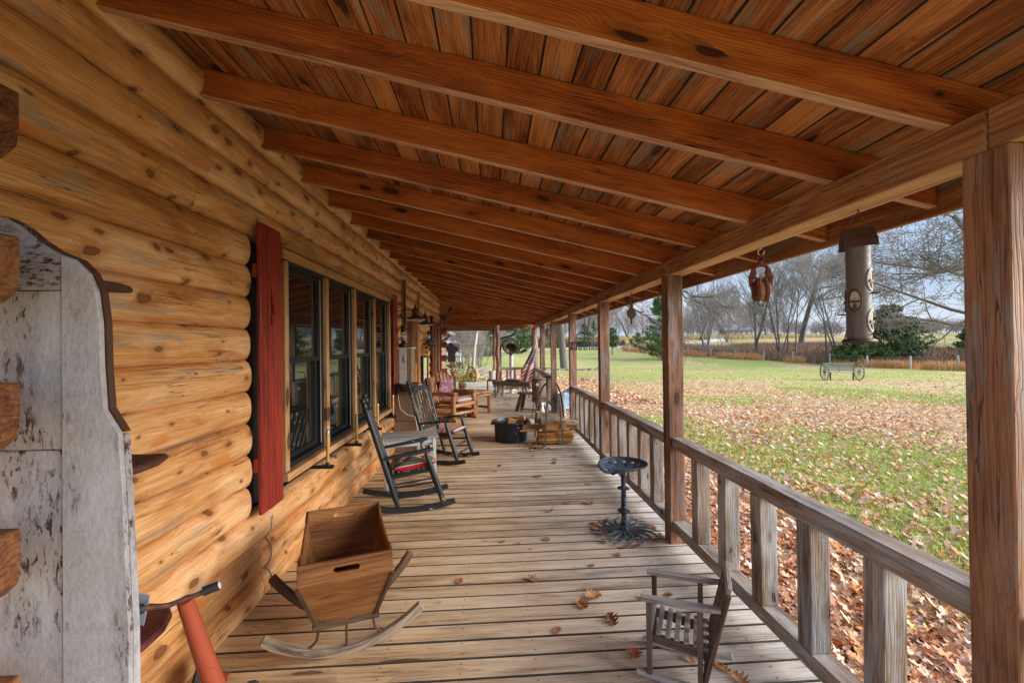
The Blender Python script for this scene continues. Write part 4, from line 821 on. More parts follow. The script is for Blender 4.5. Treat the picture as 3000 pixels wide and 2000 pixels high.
# ---- log armchair, cushions, log table
t = thing('log_chair', 'peeled pine log armchair with mauve and striped cushions', 'armchair', (-.86, 10.42, 0), R(-33.6))
def lg(nm, p0, p1, r, mat='pinelog', par=None, r1=None): mb = MB(); p0, p1 = Vector(p0), Vector(p1); mb.tube([p0.lerp(p1, q) for q in (0, .03, .3, .6, .97, 1)], [r*.7, r, r*1.04, r*.97, (r1 or r), (r1 or r)*.6], 12); return sub(nm, mb, mat, par or t, True)
for s_ in (-1, 1):
    lg('front_leg', (.27, s_*.385, .05), (.27, s_*.385, .60), .052); lg('back_post', (-.26, s_*.37, .02), (-.42, s_*.37, .98), .05)
    lg('arm', (-.36, s_*.385, .60), (.33, s_*.385, .63), .045); lg('side_rail', (-.30, s_*.37, .31), (.27, s_*.385, .34), .042); lg('side_rail', (-.28, s_*.37, .16), (.27, s_*.385, .17), .030); lg('foot_log', (-.35, s_*.385, .045), (.36, s_*.385, .045), .045)
lg('seat_rail', (.29, -.37, .36), (.29, .37, .36), .045); lg('back_rail', (-.345, -.36, .55), (-.345, .36, .55), .035); lg('back_rail', (-.405, -.36, .85), (-.405, .36, .85), .035); lg('front_rail', (.27, -.37, .17), (.27, .37, .17), .035)
for k in range(5): mb = MB(); y = -.26+.13*k; h_ = (1.02, 1.08, 1.11, 1.10, 1.06)[k]; mb.bar((-.30, y, .34), (-.425, y, h_-.05), .085, .028, (1, 0, 0)); mb.tube([(-.425, y-.0, h_-.052), (-.43, y, h_-.02), (-.434, y, h_)], [.044, .040, .015], 10); sub('back_slat', mb, 'pinelog', t, True)
for k in range(6): mb = MB(); mb.box((-.22+.092*k, 0, .385), (.08, .68, .022)); sub('seat_slat', mb, 'pinelog', t)
cushion('back_cushion', .46, .50, .13, 'purple', 'mauve swirl patterned back cushion on the pine log armchair', 'cushion', (-1.08, 10.58, .70), (0, R(-76), R(-33.6)))
cushion('seat_cushion', .54, .60, .13, 'stripeB', 'thick red and white striped seat cushion on the pine log armchair', 'cushion', (-.80, 10.37, .455), (0, 0, R(-33.6)))
t = thing('log_table', 'small pine plank table on peeled log legs behind the log armchair', 'table', (-.43, 11.27, 0), R(49))
for k in range(4): mb = MB(); mb.box((0, -.27+.18*k, .545), (.62, .177, .04)); sub('top_board', mb, 'pinetop', t, bevel=.006)
for sx_ in (-1, 1):
    for sy_ in (-1, 1): lg('leg', (sx_*.24, sy_*.28, 0), (sx_*.24, sy_*.28, .525), .047)
    lg('stretcher', (sx_*.24, -.28, .14), (sx_*.24, .28, .14), .033); lg('apron_log', (-.24, sx_*.28, .46), (.24, sx_*.28, .46), .035)
# ---- black tub with wood
t = thing('rubber_tub', 'round scuffed black rubber tub standing beside the firewood', 'tub', (.343, 8.0, 0))
mb = MB(); mb.lathe([(.27, 0), (.285, .01), (.305, .30), (.33, .335), (.345, .338), (.345, .355), (.325, .36), (.31, .335), (.30, .30), (.28, .03), (0, .025)], 40); sub('body', mb, 'blackrubber', t, True)
for s_ in (-1, 1): mb = MB(); mb.tube([(s_*.31, -.08, .31), (s_*.355, -.05, .30), (s_*.355, .05, .30), (s_*.31, .08, .31)], .012, 8); sub('handle', mb, 'blackrubber', t, True)
for c, r_, lb in (((.36, 8.06, .33), 12, 'square orange wood block in the black tub, the left one'), ((.53, 8.12, .36), -14, 'square orange wood block leaning in the black tub, the right one')):
    mb = MB(); mb.box((0, 0, 0), (.15, .10, .09), Matrix.Translation(c) @ Matrix.Rotation(R(r_), 4, 'Y') @ Matrix.Rotation(R(r_), 4, 'Z')); mb.bar((c[0], c[1]+.05, .10), (c[0], c[1]+.03, c[2]-.04), .07, .07); tag(mb.build('wood_block', M['lumber'], None, bevel=.003), lb, 'wood block')
# ---- firewood in hoop rack
t = thing('firewood_rack', 'firewood rack of two tall bent steel hoops', 'firewood rack', (1.05, 7.72, 0))
def hoop(xa, ya, xb, yb, ax, zt_):
    P_ = [(xa, ya, .0), (xa*.92, ya*.86, .30), (xa*.72+ax*.28, ya*.5, .66), (xa*.38+ax*.62, ya*.05, .93), (ax*.8+(xb+xa)*.1, .15, zt_), (xb*.45+ax*.55, .28, .95), (xb*.78+ax*.22, .38, .70), (xb*.96, .46, .30), (xb, yb, .0)]
    pts = []; V_ = [Vector(p) for p in P_]
    for i in range(len(V_)-1):
        a_ = V_[max(0, i-1)]; b_ = V_[i]; c_ = V_[i+1]; d_ = V_[min(len(V_)-1, i+2)]
        for q in range(5): u = q/5; pts.append(.5*((2*b_)+(c_-a_)*u+(2*a_-5*b_+4*c_-d_)*u*u+(-a_+3*b_-3*c_+d_)*u**3))
    pts.append(V_[-1]); mb = MB(); mb.path(pts, [(-.014, -.010), (.014, -.010), (.014, .010), (-.014, .010)], upv=(0, 1, 0)); return mb
sub('hoop', hoop(-.15, -.25, -.25, .50, .0, 1.02), 'strap', t, True); sub('hoop', hoop(.145, -.26, .29, .50, .05, 1.03), 'strap', t, True)
for y in (-.17, .42): mb = MB(); mb.bar((-.22, y, .02), (.24, y, .02), .03, .012); sub('crossbar', mb, 'iron', t)
def piece(p0, p1, w_, h_, mat, lb, rr=0):
    mb = MB(); fr, L = frame(p0, p1); n = 7
    if mat == 'bark': mb.tube([Vector(p0).lerp(Vector(p1), i/6)+Vector((0, random.uniform(-.006, .006), random.uniform(-.006, .006))) for i in range(7)], [w_/2*random.uniform(.92, 1.06) for _ in range(7)], 12)
    elif mat == 'split':
        sec = [(-.5*w_, -.45*h_), (.5*w_, -.35*h_), (.42*w_, .2*h_), (.1*w_, .5*h_), (-.35*w_, .3*h_)]; mb.path([Vector(p0).lerp(Vector(p1), i/6) for i in range(7)], sec, scale=[random.uniform(.9, 1.08) for _ in range(7)])
    else: mb.bar(p0, p1, w_, h_)
    return tag(mb.build('firewood_log' if mat != 'lumber' else 'lumber_offcut', M[mat], None, smooth=(mat == 'bark'), bevel=0 if mat == 'bark' else .002), lb, 'firewood', 'firewood in the hoop rack')
piece((.80, 7.60, .045), (1.36, 7.58, .045), .13, .034, 'lumber', 'lowest orange board in the front of the firewood rack')
piece((.78, 7.75, .05), (1.33, 7.76, .05), .13, .04, 'lumber', 'lowest orange board in the back of the firewood rack')
piece((.79, 7.59, .088), (1.38, 7.57, .092), .12, .040, 'lumber', 'orange board second from the bottom in the firewood rack')
piece((.77, 7.60, .135), (1.40, 7.585, .140), .115, .042, 'lumber', 'orange board third from the bottom in the firewood rack')
piece((.78, 7.605, .182), (1.38, 7.60, .186), .12, .042, 'lumber', 'topmost orange board of the lower firewood layer')
piece((.80, 7.75, .13), (1.41, 7.76, .16), .13, .10, 'lumber', 'thick orange beam end behind the firewood boards')
piece((.54, 7.80, .27), (1.48, 7.80, .265), .10, .075, 'lumber', 'long squared orange beam poking out both sides of the firewood')
piece((.85, 7.60, .295), (1.27, 7.59, .335), .17, .13, 'split', 'split wedge of firewood with pale face, front of the rack')
piece((.77, 7.74, .43), (1.20, 7.72, .38), .18, .18, 'bark', 'grey barked log on top of the firewood, left end')
piece((.84, 7.66, .385), (1.50, 7.70, .345), .13, .13, 'bark', 'long grey barked log on top of the firewood reaching the railing')
piece((.78, 7.80, .50), (1.15, 7.76, .44), .13, .10, 'split', 'pale split log leaning at the top left of the firewood')
piece((.48, 7.62, .235), (.82, 7.60, .245), .045, .03, 'split', 'thin dark stick poking left from the firewood towards the tub')
# ---- tractor seat stool
t = thing('tractor_seat_stool', 'blue black cast iron tractor seat stool on a spiked wheel base', 'stool', (1.187, 3.985, 0))
mb = MB(); nr, na = 12, 72; vs = []; fs = []; th0 = R(212)
def seat_r(th):
    d_ = (th-th0+math.pi) % (2*math.pi)-math.pi
    return .212*(1-.42*math.exp(-(d_/.20)**2)+.06*math.exp(-((abs(d_)-.55)/.28)**2))
for i in range(nr+1):
    for j in range(na):
        th = 2*math.pi*j/na; q = .02+.98*i/nr; r_ = seat_r(th)*q if q > .5 else .212*q*(1-(q/.5)*(1-seat_r(th)/.212))
        d_ = (th-th0+math.pi) % (2*math.pi)-math.pi; z = .578+.052*q**3*(1-1.5*math.exp(-(d_/.5)**2))-.0*q
        vs.append((r_*math.cos(th), r_*math.sin(th), z))
for i in range(nr):
    for j in range(na):
        jj = j % 6; hole = (i in (8, 9) and jj in (1, 2)) or (i == 5 and (j+3) % 12 in (2, 3, 4)) or (i == 3 and j % 18 in (9, 10, 11, 12))
        if not hole: fs.append((i*na+j, i*na+(j+1) % na, (i+1)*na+(j+1) % na, (i+1)*na+j))
mb.add(vs, fs); seat = sub('seat', mb, 'blueiron', t, 'all'); sm = seat.modifiers.new('thick', 'SOLIDIFY'); sm.thickness = .009; sm.offset = 0
mb = MB(); mb.ring((0, 0, .0), .0, .0, 3) if False else None
pts = [(seat_r(2*math.pi*j/na)*math.cos(2*math.pi*j/na), seat_r(2*math.pi*j/na)*math.sin(2*math.pi*j/na), vs[nr*na+j][2]) for j in range(na)]; mb.tube(pts, .0075, 6, closed=True); sub('rim', mb, 'blueiron', t, True)
mb = MB(); mb.lathe([(.045, .012), (.05, .03), (.035, .045), (.025, .055), (.022, .18), (.03, .186), (.055, .195), (.057, .203), (.03, .212), (.024, .22), (.022, .385), (.03, .39), (.054, .398), (.054, .408), (.028, .416), (.022, .424), (.022, .55), (.045, .572), (.0, .574)], 20); sub('column', mb, 'blueiron', t, True)
for k in range(16):
    a = 2*math.pi*k/16; L_ = [(.045, 0), (.10, .02), (.16, .03), (.22, .02), (.275, -.02), (.305, -.06)]
    pts = [(r_*math.cos(a)-s_*math.sin(a), r_*math.sin(a)+s_*math.cos(a), .022+.012*math.sin(r_*10)) for r_, s_ in L_]
    mb = MB(); mb.path(pts, [(-.012, -.006), (.012, -.006), (.009, .006), (-.009, .006)], scale=[1, 1, .95, .85, .65, .3]); sub('spoke', mb, 'blueiron', t, True)
mb = MB(); mb.ring((0, 0, .022), .145, .008, 32); mb.lathe([(.07, .01), (.07, .03), (.03, .035)], 16); sub('hub_ring', mb, 'blueiron', t, True)
# ---- little weathered rocking chair
t = thing('child_rocking_chair', 'tiny grey weathered slatted rocking chair at the bottom right', 'child chair', (.965, 2.315, 0), math.atan2(.44, -.9))
for s_ in (-1, 1):
    for x, z1 in ((.125, .405), (-.115, .405)): mb = MB(); mb.bar((x, s_*.135, .03), (x*1.0, s_*.135, z1), .026, .034, (0, 1, 0)); sub('leg', mb, 'childside', t, bevel=.002)
    mb = MB(); mb.prism([(.165, -.022), (.165, .020), (-.13, .030), (-.215, .014), (-.215, -.018), (-.13, -.022)], .020, Matrix.Translation((0, s_*.14, .405)) @ Matrix.Rotation(R(2), 4, 'Y')); sub('arm', mb, 'greywood', t, bevel=.003)
    mb = MB(); mb.bar((.13, s_*.112, .205), (-.16, s_*.112, .175), .018, .045, (0, 0, 1)); sub('seat_rail', mb, 'childside', t, bevel=.002)
    pts = [(x, s_*.135, .014+.35*x*x) for x in np.linspace(-.27, .19, 9)]; mb = MB(); mb.path(pts, [(-.012, -.013), (.012, -.013), (.012, .013), (-.012, .013)]); sub('rocker', mb, 'greywood', t, bevel=.002)
for k in range(7): x = .125-.044*k; mb = MB(); mb.box((x, 0, .238-(.125-x)*.10), (.026, .262, .012), Matrix.Identity(4)); sub('seat_slat', mb, 'greywood', t, bevel=.002)
for k in range(4): y = -.105+.07*k; mb = MB(); mb.bar((-.135, y, .10), (-.232, y, .50), .048, .012, (1, 0, 0)); sub('back_slat', mb, 'childside', t, bevel=.002)
mb = MB(); mb.bar((-.245, -.145, .515), (-.245, .145, .515), .05, .022, (1, 0, .2)); sub('crest_rail', mb, 'greywood', t, bevel=.003)
for z, x in ((.12, -.15), (.44, -.227)): mb = MB(); mb.bar((x, -.14, z), (x, .14, z), .018, .04, (0, 0, 1)); sub('back_rail', mb, 'childside', t, bevel=.002)
for s_ in (-1, 1): mb = MB(); mb.bar((-.135, s_*.135, .06), (-.245, s_*.135, .51), .022, .06, (0, 1, 0)); sub('back_stile', mb, 'childside', t, bevel=.003)
# ---- bird feeder
t = thing('bird_feeder', 'tall bronze tube bird feeder hanging from the porch beam', 'bird feeder', (1.605, 1.86, 0))
mb = MB(); mb.lathe([(.045, 1.722), (.046, 1.80), (.045, 1.95), (.0455, 2.16)], 32); sub('tube', mb, 'feeder', t, True)
mb = MB(); mb.lathe([(.062, 1.706), (.064, 1.712), (.060, 1.72), (.045, 1.724)], 32); sub('tray', mb, 'feederroof', t, True)
mb = MB(); Mr = Matrix.Rotation(R(-28), 4, 'Z')
for s_ in (-1, 1): mb.add([(-.057, 0, 2.205), (.057, 0, 2.205), (.057, s_*.062, 2.145), (-.057, s_*.062, 2.145), (-.057, 0, 2.201), (.057, 0, 2.201), (.057, s_*.062, 2.141), (-.057, s_*.062, 2.141)], [(0, 1, 2, 3), (7, 6, 5, 4), (2, 3, 7, 6), (0, 3, 7, 4), (1, 2, 6, 5)], Mr)
for s_ in (-1, 1): mb.add([(-.057, s_*.062, 2.145), (.057, s_*.062, 2.145), (.057, s_*.070, 2.115), (-.057, s_*.070, 2.115), (-.057, s_*.058, 2.145), (.057, s_*.058, 2.145), (.057, s_*.066, 2.115), (-.057, s_*.066, 2.115)], [(0, 1, 2, 3), (7, 6, 5, 4), (2, 3, 7, 6), (0, 3, 7, 4), (1, 2, 6, 5)], Mr)
sub('roof', mb, 'feederroof', t)
for a, z in ((-148, 1.888), (-62, 1.975), (-62, 1.80), (118, 1.888), (28, 1.975)):
    po = bpy.data.objects.new('feeding_port', None); C.objects.link(po); po.parent = t; po.location = (0, 0, z); po.rotation_euler = (0, 0, R(a))
    mb = MB(); E_ = [(.026*math.cos(q), .050*math.sin(q)) for q in np.linspace(0, 2*math.pi, 25)[:-1]]
    def curved(r0, k0, k1, dr, mat, nm):
        mb = MB(); vs = []
        for kk, rr_ in ((k0, r0), (k1, r0), (k1, r0+dr), (k0, r0+dr)):
            for y, z_ in E_: yy = y*kk; vs.append((math.sqrt(max(0, rr_**2-yy**2)), yy, z_*kk))
        n = len(E_); fs = [(b*n+i, b*n+(i+1) % n, ((b+1) % 4)*n+(i+1) % n, ((b+1) % 4)*n+i) for b in range(4) for i in range(n)]
        mb.add(vs, fs); return sub(nm, mb, mat, po, True)
    curved(.0455, .78, 1.0, .004, 'pewter' if a > -100 and a < 100 else 'feederroof', 'rim'); curved(.0457, .0, .80, .0012, 'seed', 'seed_window')
    mb = MB(); mb.box((.0475, 0, -.006), (.006, .036, .010)); mb.box((.0485, 0, -.026), (.004, .014, .022)); sub('shield', mb, 'feederroof', po)
    mb = MB(); mb.tube([(.045, 0, -.058), (.080, 0, -.058)], .0035, 6); sub('perch', mb, 'blackpaint', po, True)
mb = MB(); mb.tube([(-.04, 0, 2.13), (-.038, 0, 2.20), (-.025, 0, 2.25), (0, 0, 2.27), (.025, 0, 2.25), (.038, 0, 2.20), (.04, 0, 2.13)], .0022, 6); mb.tube([(0, 0, 2.262), (.006, 0, 2.275), (0, 0, 2.292)], .003, 6); sub('wire_handle', mb, 'rust', t, True)
# ---- hanging pulleys
t = thing('barn_pulley', 'rusty double cheeked barn pulley hanging nearest, left of the bird feeder', 'pulley', (1.60, 2.55, 0), R(-18), 'old pulleys hanging from the beam')
mb = MB(); mb.tube([(.0, 0, 2.29), (.004, 0, 2.265), (-.012, 0, 2.25), (-.014, 0, 2.235), (.004, 0, 2.222), (.018, 0, 2.235), (.02, 0, 2.25)], .004, 7); sub('hook', mb, 'rope', t, True)
mb = MB(); Mz = Matrix.Translation((0, 0, 2.205)) @ Matrix.Rotation(R(90), 4, 'X'); mb.ring((0, 0, 0), .019, .006, 16, Mz); Mz = Matrix.Translation((0, 0, 2.125)) @ Matrix.Rotation(R(90), 4, 'X'); mb.ring((0, 0, 0), .044, .011, 24, Mz, 8); mb.tube([(0, 0, 2.188), (0, 0, 2.165)], .012, 8); sub('shackle', mb, 'rustred', t, True)
for s_ in (-1, 1):
    mb = MB(); pr = [(.026, .050), (.050, .040), (.064, .0), (.062, -.050), (.052, -.064), (.044, -.040), (.038, -.010), (.022, .014)]
    mb.prism([(s_*x, z) for x, z in pr][::s_], .022, Matrix.Translation((0, .011, 2.10)) @ Matrix.Rotation(R(90), 4, 'X')); sub('ear', mb, 'rustred', t, bevel=.003)
    mb = MB(); mb.lathe([(0, 0), (.058, 0), (.066, .008), (.064, .024), (.05, .032), (0, .034)], 24, Matrix.Translation((s_*.009, 0, 2.015)) @ Matrix.Rotation(R(90*s_), 4, 'Y') @ Matrix.Scale(1.0, 4), jit=0); sub('cheek', mb, 'rustred', t, True)
mb = MB(); mb.lathe([(.060, -.009), (.056, 0), (.060, .009)], 24, Matrix.Translation((0, 0, 2.015)) @ Matrix.Rotation(R(90), 4, 'Y')); mb.box((0, 0, 2.045), (.012, .02, .13)); sub('sheave', mb, 'split', t, True)
mb = MB(); mb.tube([(-.02, 0, 1.945), (-.008, 0, 1.925), (.008, 0, 1.925), (.02, 0, 1.945)], .003, 6); sub('pin', mb, 'iron', t, True)
t = thing('barn_pulley', 'small round wooden pulley hanging farther along the beam', 'pulley', (1.60, 4.965, 0), R(-10), 'old pulleys hanging from the beam')
mb = MB(); mb.tube([(0, 0, 2.29), (.01, 0, 2.25), (.012, 0, 2.22), (0, 0, 2.205)], .005, 7); mb.tube([(-.018, 0, 2.25), (-.01, 0, 2.19), (0, 0, 2.17)], .005, 7); mb.ring((0, 0, 0), .018, .006, 14, Matrix.Translation((0, 0, 2.165)) @ Matrix.Rotation(R(90), 4, 'X')); sub('hook', mb, 'rust', t, True)
mb = MB(); mb.lathe([(0, -.02), (.045, -.02), (.052, -.012), (.052, .012), (.045, .02), (0, .02)], 28, Matrix.Translation((0, 0, 2.055)) @ Matrix.Scale(1.18, 4, (0, 0, 1)) @ Matrix.Rotation(R(90), 4, 'X')); sub('wheel', mb, 'brownpaint', t, True)
mb = MB(); mb.box((0, 0, 2.135), (.03, .03, .05)); sub('strap', mb, 'rust', t, True); mb = MB(); mb.lathe([(0, -.045), (.014, -.035), (.012, -.02), (.011, .03), (0, .03)], 10, c=(0, 0, 1.975)); sub('tail', mb, 'rust', t, True)
# ---- wire pot rack
t = thing('hanging_wire_rack', 'round black wire hanging rack with many curled hooks', 'wire rack', (1.60, 7.5, 0), R(10)); mt = 'blackpaint'
mb = MB(); mb.tube([(0, 0, 2.26), (0, 0, 1.95), (0, 0, 1.72)], .006, 6); mb.ring((0, 0, 0), .022, .004, 12, Matrix.Translation((0, 0, 2.255)) @ Matrix.Rotation(R(90), 4, 'X')); mb.tube([(0, 0, 2.29), (0, 0, 2.268)], .004, 6); sub('rod', mb, mt, t, True)
mb = MB(); mb.ring((0, 0, 1.735), .235, .008, 36); mb.ring((0, 0, 1.705), .235, .007, 36); sub('ring', mb, mt, t, True)
for k in range(2):
    a = R(20+90*k); mb = MB(); mb.tube([(math.cos(a)*.235*math.cos(q), math.sin(a)*.235*math.cos(q), 1.73+.21*math.sin(q)) for q in np.linspace(0, math.pi, 17)], .0065, 6); sub('dome_wire', mb, mt, t, True)
for k in range(18):
    a = 2*math.pi*k/18+.1; cx, cy = .238*math.cos(a), .238*math.sin(a); tx, ty = -math.sin(a), math.cos(a)
    mb = MB(); mb.tube([(cx, cy, 1.75), (cx, cy, 1.68), (cx, cy, 1.635), (cx+tx*.012, cy+ty*.012, 1.612), (cx+tx*.032, cy+ty*.032, 1.612), (cx+tx*.042, cy+ty*.042, 1.635), (cx+tx*.040, cy+ty*.040, 1.665)], .0065, 5); sub('hook', mb, mt, t, True)
# ---- hanging chimes and horseshoes
t = thing('wind_chime', 'small dark red wind chime with a glass ball under the far beam', 'wind chime', (1.597, 12.45, 0))
mb = MB(); mb.tube([(0, 0, 2.29), (0, 0, 2.22)], .004, 5); sub('cord', mb, 'iron', t); mb = MB(); mb.lathe([(0, 0), (.03, .01), (.035, .035), (.02, .06), (0, .062)], 12, c=(0, 0, 2.17)); sub('glass_ball', mb, 'pewter', t, True)
for k in range(4): mb = MB(); mb.tube([(.02*math.cos(k*1.57), .02*math.sin(k*1.57), 2.17), (.03*math.cos(k*1.57), .03*math.sin(k*1.57), 1.92)], .009, 6); sub('chime_tube', mb, 'rustred', t, True)
t = thing('hanging_chain', 'dark iron chain with a ring hanging by the far corner post', 'chain', (1.475, 13.2, 0))
for k in range(9): mb = MB(); mb.ring((0, 0, 0), .022, .006, 10, Matrix.Translation((0, 0, 2.25-k*.05)) @ Matrix.Rotation(R(90*(k % 2)), 4, 'Z') @ Matrix.Rotation(R(90), 4, 'X') @ Matrix.Scale(1.4, 4, (0, 1, 0)), 5); sub('link', mb, 'iron', t, True)
mb = MB(); mb.ring((0, 0, 0), .06, .012, 16, Matrix.Translation((.01, 0, 1.80)) @ Matrix.Rotation(R(90), 4, 'X')); sub('ring', mb, 'iron', t, True)
# ---- churn on its stand, saw bench
t = thing('wooden_churn', 'brown staved wooden churn with a conical lid on a metal legged stand', 'churn', (1.134, 10.6, 0))
for k in range(14):
    a0, a1 = 2*math.pi*k/14, 2*math.pi*(k+1)/14-.02; mb = MB(); vs = []
    for z in (.37, .885):
        for r_, a in ((.165, a0), (.165, (a0+a1)/2), (.165, a1), (.145, a1), (.145, a0)): vs.append((r_*math.cos(a), r_*math.sin(a), z))
    mb.add(vs, [(0, 1, 6, 5), (1, 2, 7, 6), (2, 3, 8, 7), (3, 4, 9, 8), (4, 0, 5, 9), (4, 3, 2, 1, 0), (5, 6, 7, 8, 9)], None, [(p[2], p[0], p[1]) for p in vs]); sub('stave', mb, 'childside', t)
for z in (.42, .86): mb = MB(); mb.lathe([(.168, z), (.170, z), (.170, z+.025), (.168, z+.025)], 28); sub('hoop', mb, 'iron', t, True)
mb = MB(); mb.lathe([(.172, .885), (.172, .90), (.06, .935), (.02, .955), (0, .957)], 28); sub('lid', mb, 'childside', t, True)
mb = MB(); mb.lathe([(.030, 0), (.034, .02), (.028, .045), (0, .05)], 14, Matrix.Translation((-.06, -.155, .77)) @ Matrix.Rotation(R(100), 4, 'X')); sub('knob', mb, 'crock', t, True)
mb = MB(); mb.lathe([(0, .345), (.17, .345), (.17, .37), (0, .37)], 24); sub('stand_top', mb, 'childside', t)
for a in (200, 320, 80): q = R(a); mb = MB(); mb.bar((.13*math.cos(q), .13*math.sin(q), .35), (.19*math.cos(q), .19*math.sin(q), 0), .025, .012); sub('leg', mb, 'rust', t)
t = thing('shaving_bench', 'low rough plank sawing bench with splayed legs behind the churn', 'bench', (.98, 11.3, 0), R(-35))
mb = MB(); mb.box((0, 0, .475), (.62, .24, .055)); sub('seat_plank', mb, 'greywood', t, bevel=.006)
for sx_, sy_ in ((-1, -1), (-1, 1), (1, -1), (1, 1)): mb = MB(); mb.bar((sx_*.20, sy_*.07, .45), (sx_*.33, sy_*.13, 0), .10, .035, (0, 1, 0)); sub('leg', mb, 'childside', t, bevel=.003)
mb = MB(); mb.box((0, 0, .06), (.6, .05, .04)); sub('stretcher', mb, 'greywood', t)
mb = MB(); mb.lathe([(.05, 0), (.06, .03), (.045, .10), (.03, .14), (.025, .18), (.045, .21), (.03, .25), (0, .26)], 14, c=(1.165, 10.2, .12)); o = mb.build('goose_ornament', M['white'], None, smooth=True); mb2 = MB(); tag(o, 'small white glazed ornament under the churn', 'ornament')
mb = MB(); mb.lathe([(.09, 0), (.09, .11), (.10, .12)], 14, c=(1.165, 10.2, 0)); tag(mb.build('wooden_block_stand', M['childside'], None, smooth=True), 'round wood block holding the white ornament', 'wood block')
mb = MB(); mb.tube([(1.29, 10.25, .0), (1.26, 10.2, .42)], .016, 8); tag(mb.build('blue_stick', M['galvblue'], None, smooth=True), 'short blue painted stick behind the firewood hoops', 'stick')
# ---- wash tubs beyond the rail opening
t = thing('washtub', 'pale blue galvanised bucket tilted at the porch edge', 'bucket', (1.625, 10.35, .0)); t.rotation_euler = (0, R(3), 0); t.scale = (.72, .72, .93)
mb = MB(); mb.lathe([(.11, .0), (.13, .005), (.145, .20), (.148, .21), (.15, .24), (.158, .42), (.162, .43), (.17, .60), (.178, .61), (.176, .62), (.165, .60), (.13, .03), (0, .02)], 30); sub('body', mb, 'galv', t, True)
mb = MB(); mb.ring((0, 0, .61), .176, .007, 30); [mb.ring((0, 0, z), .153, .004, 30) for z in (.23, .43)]; sub('rim', mb, 'galv', t, True)
t = thing('washtub', 'wide dark blue wash tub standing on end behind the bucket', 'wash tub', (1.92, 11.05, .30)); t.rotation_euler = (R(78), 0, R(20))
mb = MB(); mb.lathe([(.24, 0), (.26, .01), (.30, .25), (.31, .26), (.30, .27), (.29, .25), (.25, .03), (0, .025)], 32); sub('body', mb, 'galvblue', t, True)
mb = MB(); mb.box((1.575, 10.02, .14), (.03, .05, .28)); mb.box((1.63, 10.0, .17), (.03, .05, .34)); tag(mb.build('wood_scraps', M['split']), 'two reddish wood slats standing before the galvanised bucket', 'wood slats')
# ---- far end: bench, cushion, flag, crock
t = thing('half_log_bench', 'rustic half log bench with splayed round legs by the far railing', 'bench', (.70, 14.42, 0), R(-38))
mb = MB(); sec = [(-.16, .0), (.16, .0), (.15, -.07), (.10, -.13), (.02, -.16), (-.08, -.15), (-.14, -.09)]; n = 10
mb.path([(-.74+1.48*i/n, 0, .52+.004*math.sin(i)) for i in range(n+1)], sec, scale=[1+random.uniform(-.03, .03) for _ in range(n+1)], upv=(0, 0, 1)); sub('seat_log', mb, 'childside', t, 30)
for sx_, sy_ in ((-1, -1), (-1, 1), (1, -1), (1, 1)): lg('leg', (sx_*.42, sy_*.06, .40), (sx_*.56, sy_*.17, 0), .045, 'rail')
cushion('bench_cushion', .62, .30, .09, 'purple', 'flat mauve cushion lying on the half log bench', 'cushion', (.74, 14.46, .565), (0, 0, R(-38)))
t = thing('furled_flag', 'faded stars and stripes flag draped down the far corner post', 'flag', (1.45, 15.15, 0))
mb = MB(); vs = []; gs = []; nu, nv = 26, 22
for i in range(nu+1):
    u = i/nu; z = 1.56-1.12*u; wl = .06+.22*min(1, u*1.3); xl = -.06-.40*u-.06*math.sin(u*3.1)+.02*math.sin(u*7); xr = .13-.22*u
    for j in range(nv+1):
        v_ = j/nv; fold = math.sin(v_*13+u*5)*(.018+.03*u)*(1-.4*v_); vs.append((xl+(xr-xl)*v_, fold-.06*math.sin(v_*3.1), z+.03*math.sin(v_*9+u*2)*u-.04*v_*u)); gs.append((u*1.15, v_*.45, 0))
mb.add(vs, [(i*(nv+1)+j, i*(nv+1)+j+1, (i+1)*(nv+1)+j+1, (i+1)*(nv+1)+j) for i in range(nu) for j in range(nv)], None, gs); mb.g = gs; fl = sub('cloth', mb, 'flag', t, 'all')
mb = MB(); mb.tube([(.115, -.02, 1.86), (.0, .0, 1.1), (-.115, .02, .40)], .010, 8); mb.lathe([(0, 0), (.02, .01), (.02, .03), (0, .04)], 8, c=(.118, -.02, 1.86)); sub('pole', mb, 'white', t, True)
mb = MB(); [mb.ring((0, 0, 0), .05, .006, 14, Matrix.Translation((x, -.06, z)) @ Matrix.Rotation(R(80), 4, 'X')) for x, z in ((-.04, 1.62), (.10, 1.66), (-.16, 1.53))]; sub('bracket_ring', mb, 'steel', t, True)
t = thing('stoneware_crock', 'grey stoneware crock on a dark stand by the far post', 'crock', (.03, 15.2, .535))
mb = MB(); mb.lathe([(.10, 0), (.113, .01), (.115, .26), (.122, .265), (.122, .30), (.108, .30), (.10, .25), (0, .24)], 28); sub('jar', mb, 'crock', t, True)
t = thing('plant_stand', 'dark wooden stand under the grey crock', 'stand', (.0, 15.2, 0))
mb = MB(); mb.box((0, 0, .51), (.30, .28, .04)); sub('top', mb, 'childside', t); mb = MB(); mb.box((.03, 0, .14), (.26, .24, .03)); sub('shelf', mb, 'childside', t)
for sx_ in (-1, 1):
    for sy_ in (-1, 1): mb = MB(); mb.box((sx_*.125, sy_*.115, .245), (.045, .045, .49)); sub('leg', mb, 'cradledark', t)
t = thing('grinding_seat', 'old iron implement seat with a flat armrest on the far rail', 'iron seat', (1.43, 11.35, .0))
mb = MB(); mb.lathe([(0, .86), (.10, .865), (.12, .89), (.11, .895), (0, .875)], 18, Matrix.Identity(4)); sub('seat', mb, 'iron', t, True)
mb = MB(); mb.tube([(-.10, 0, .88), (-.10, 0, 1.08), (.08, 0, 1.10)], .009, 6); mb.box((0, 0, 1.10), (.2, .03, .012)); mb.tube([(0, 0, .87), (0, 0, 0)], .02, 8); sub('frame', mb, 'iron', t, True)
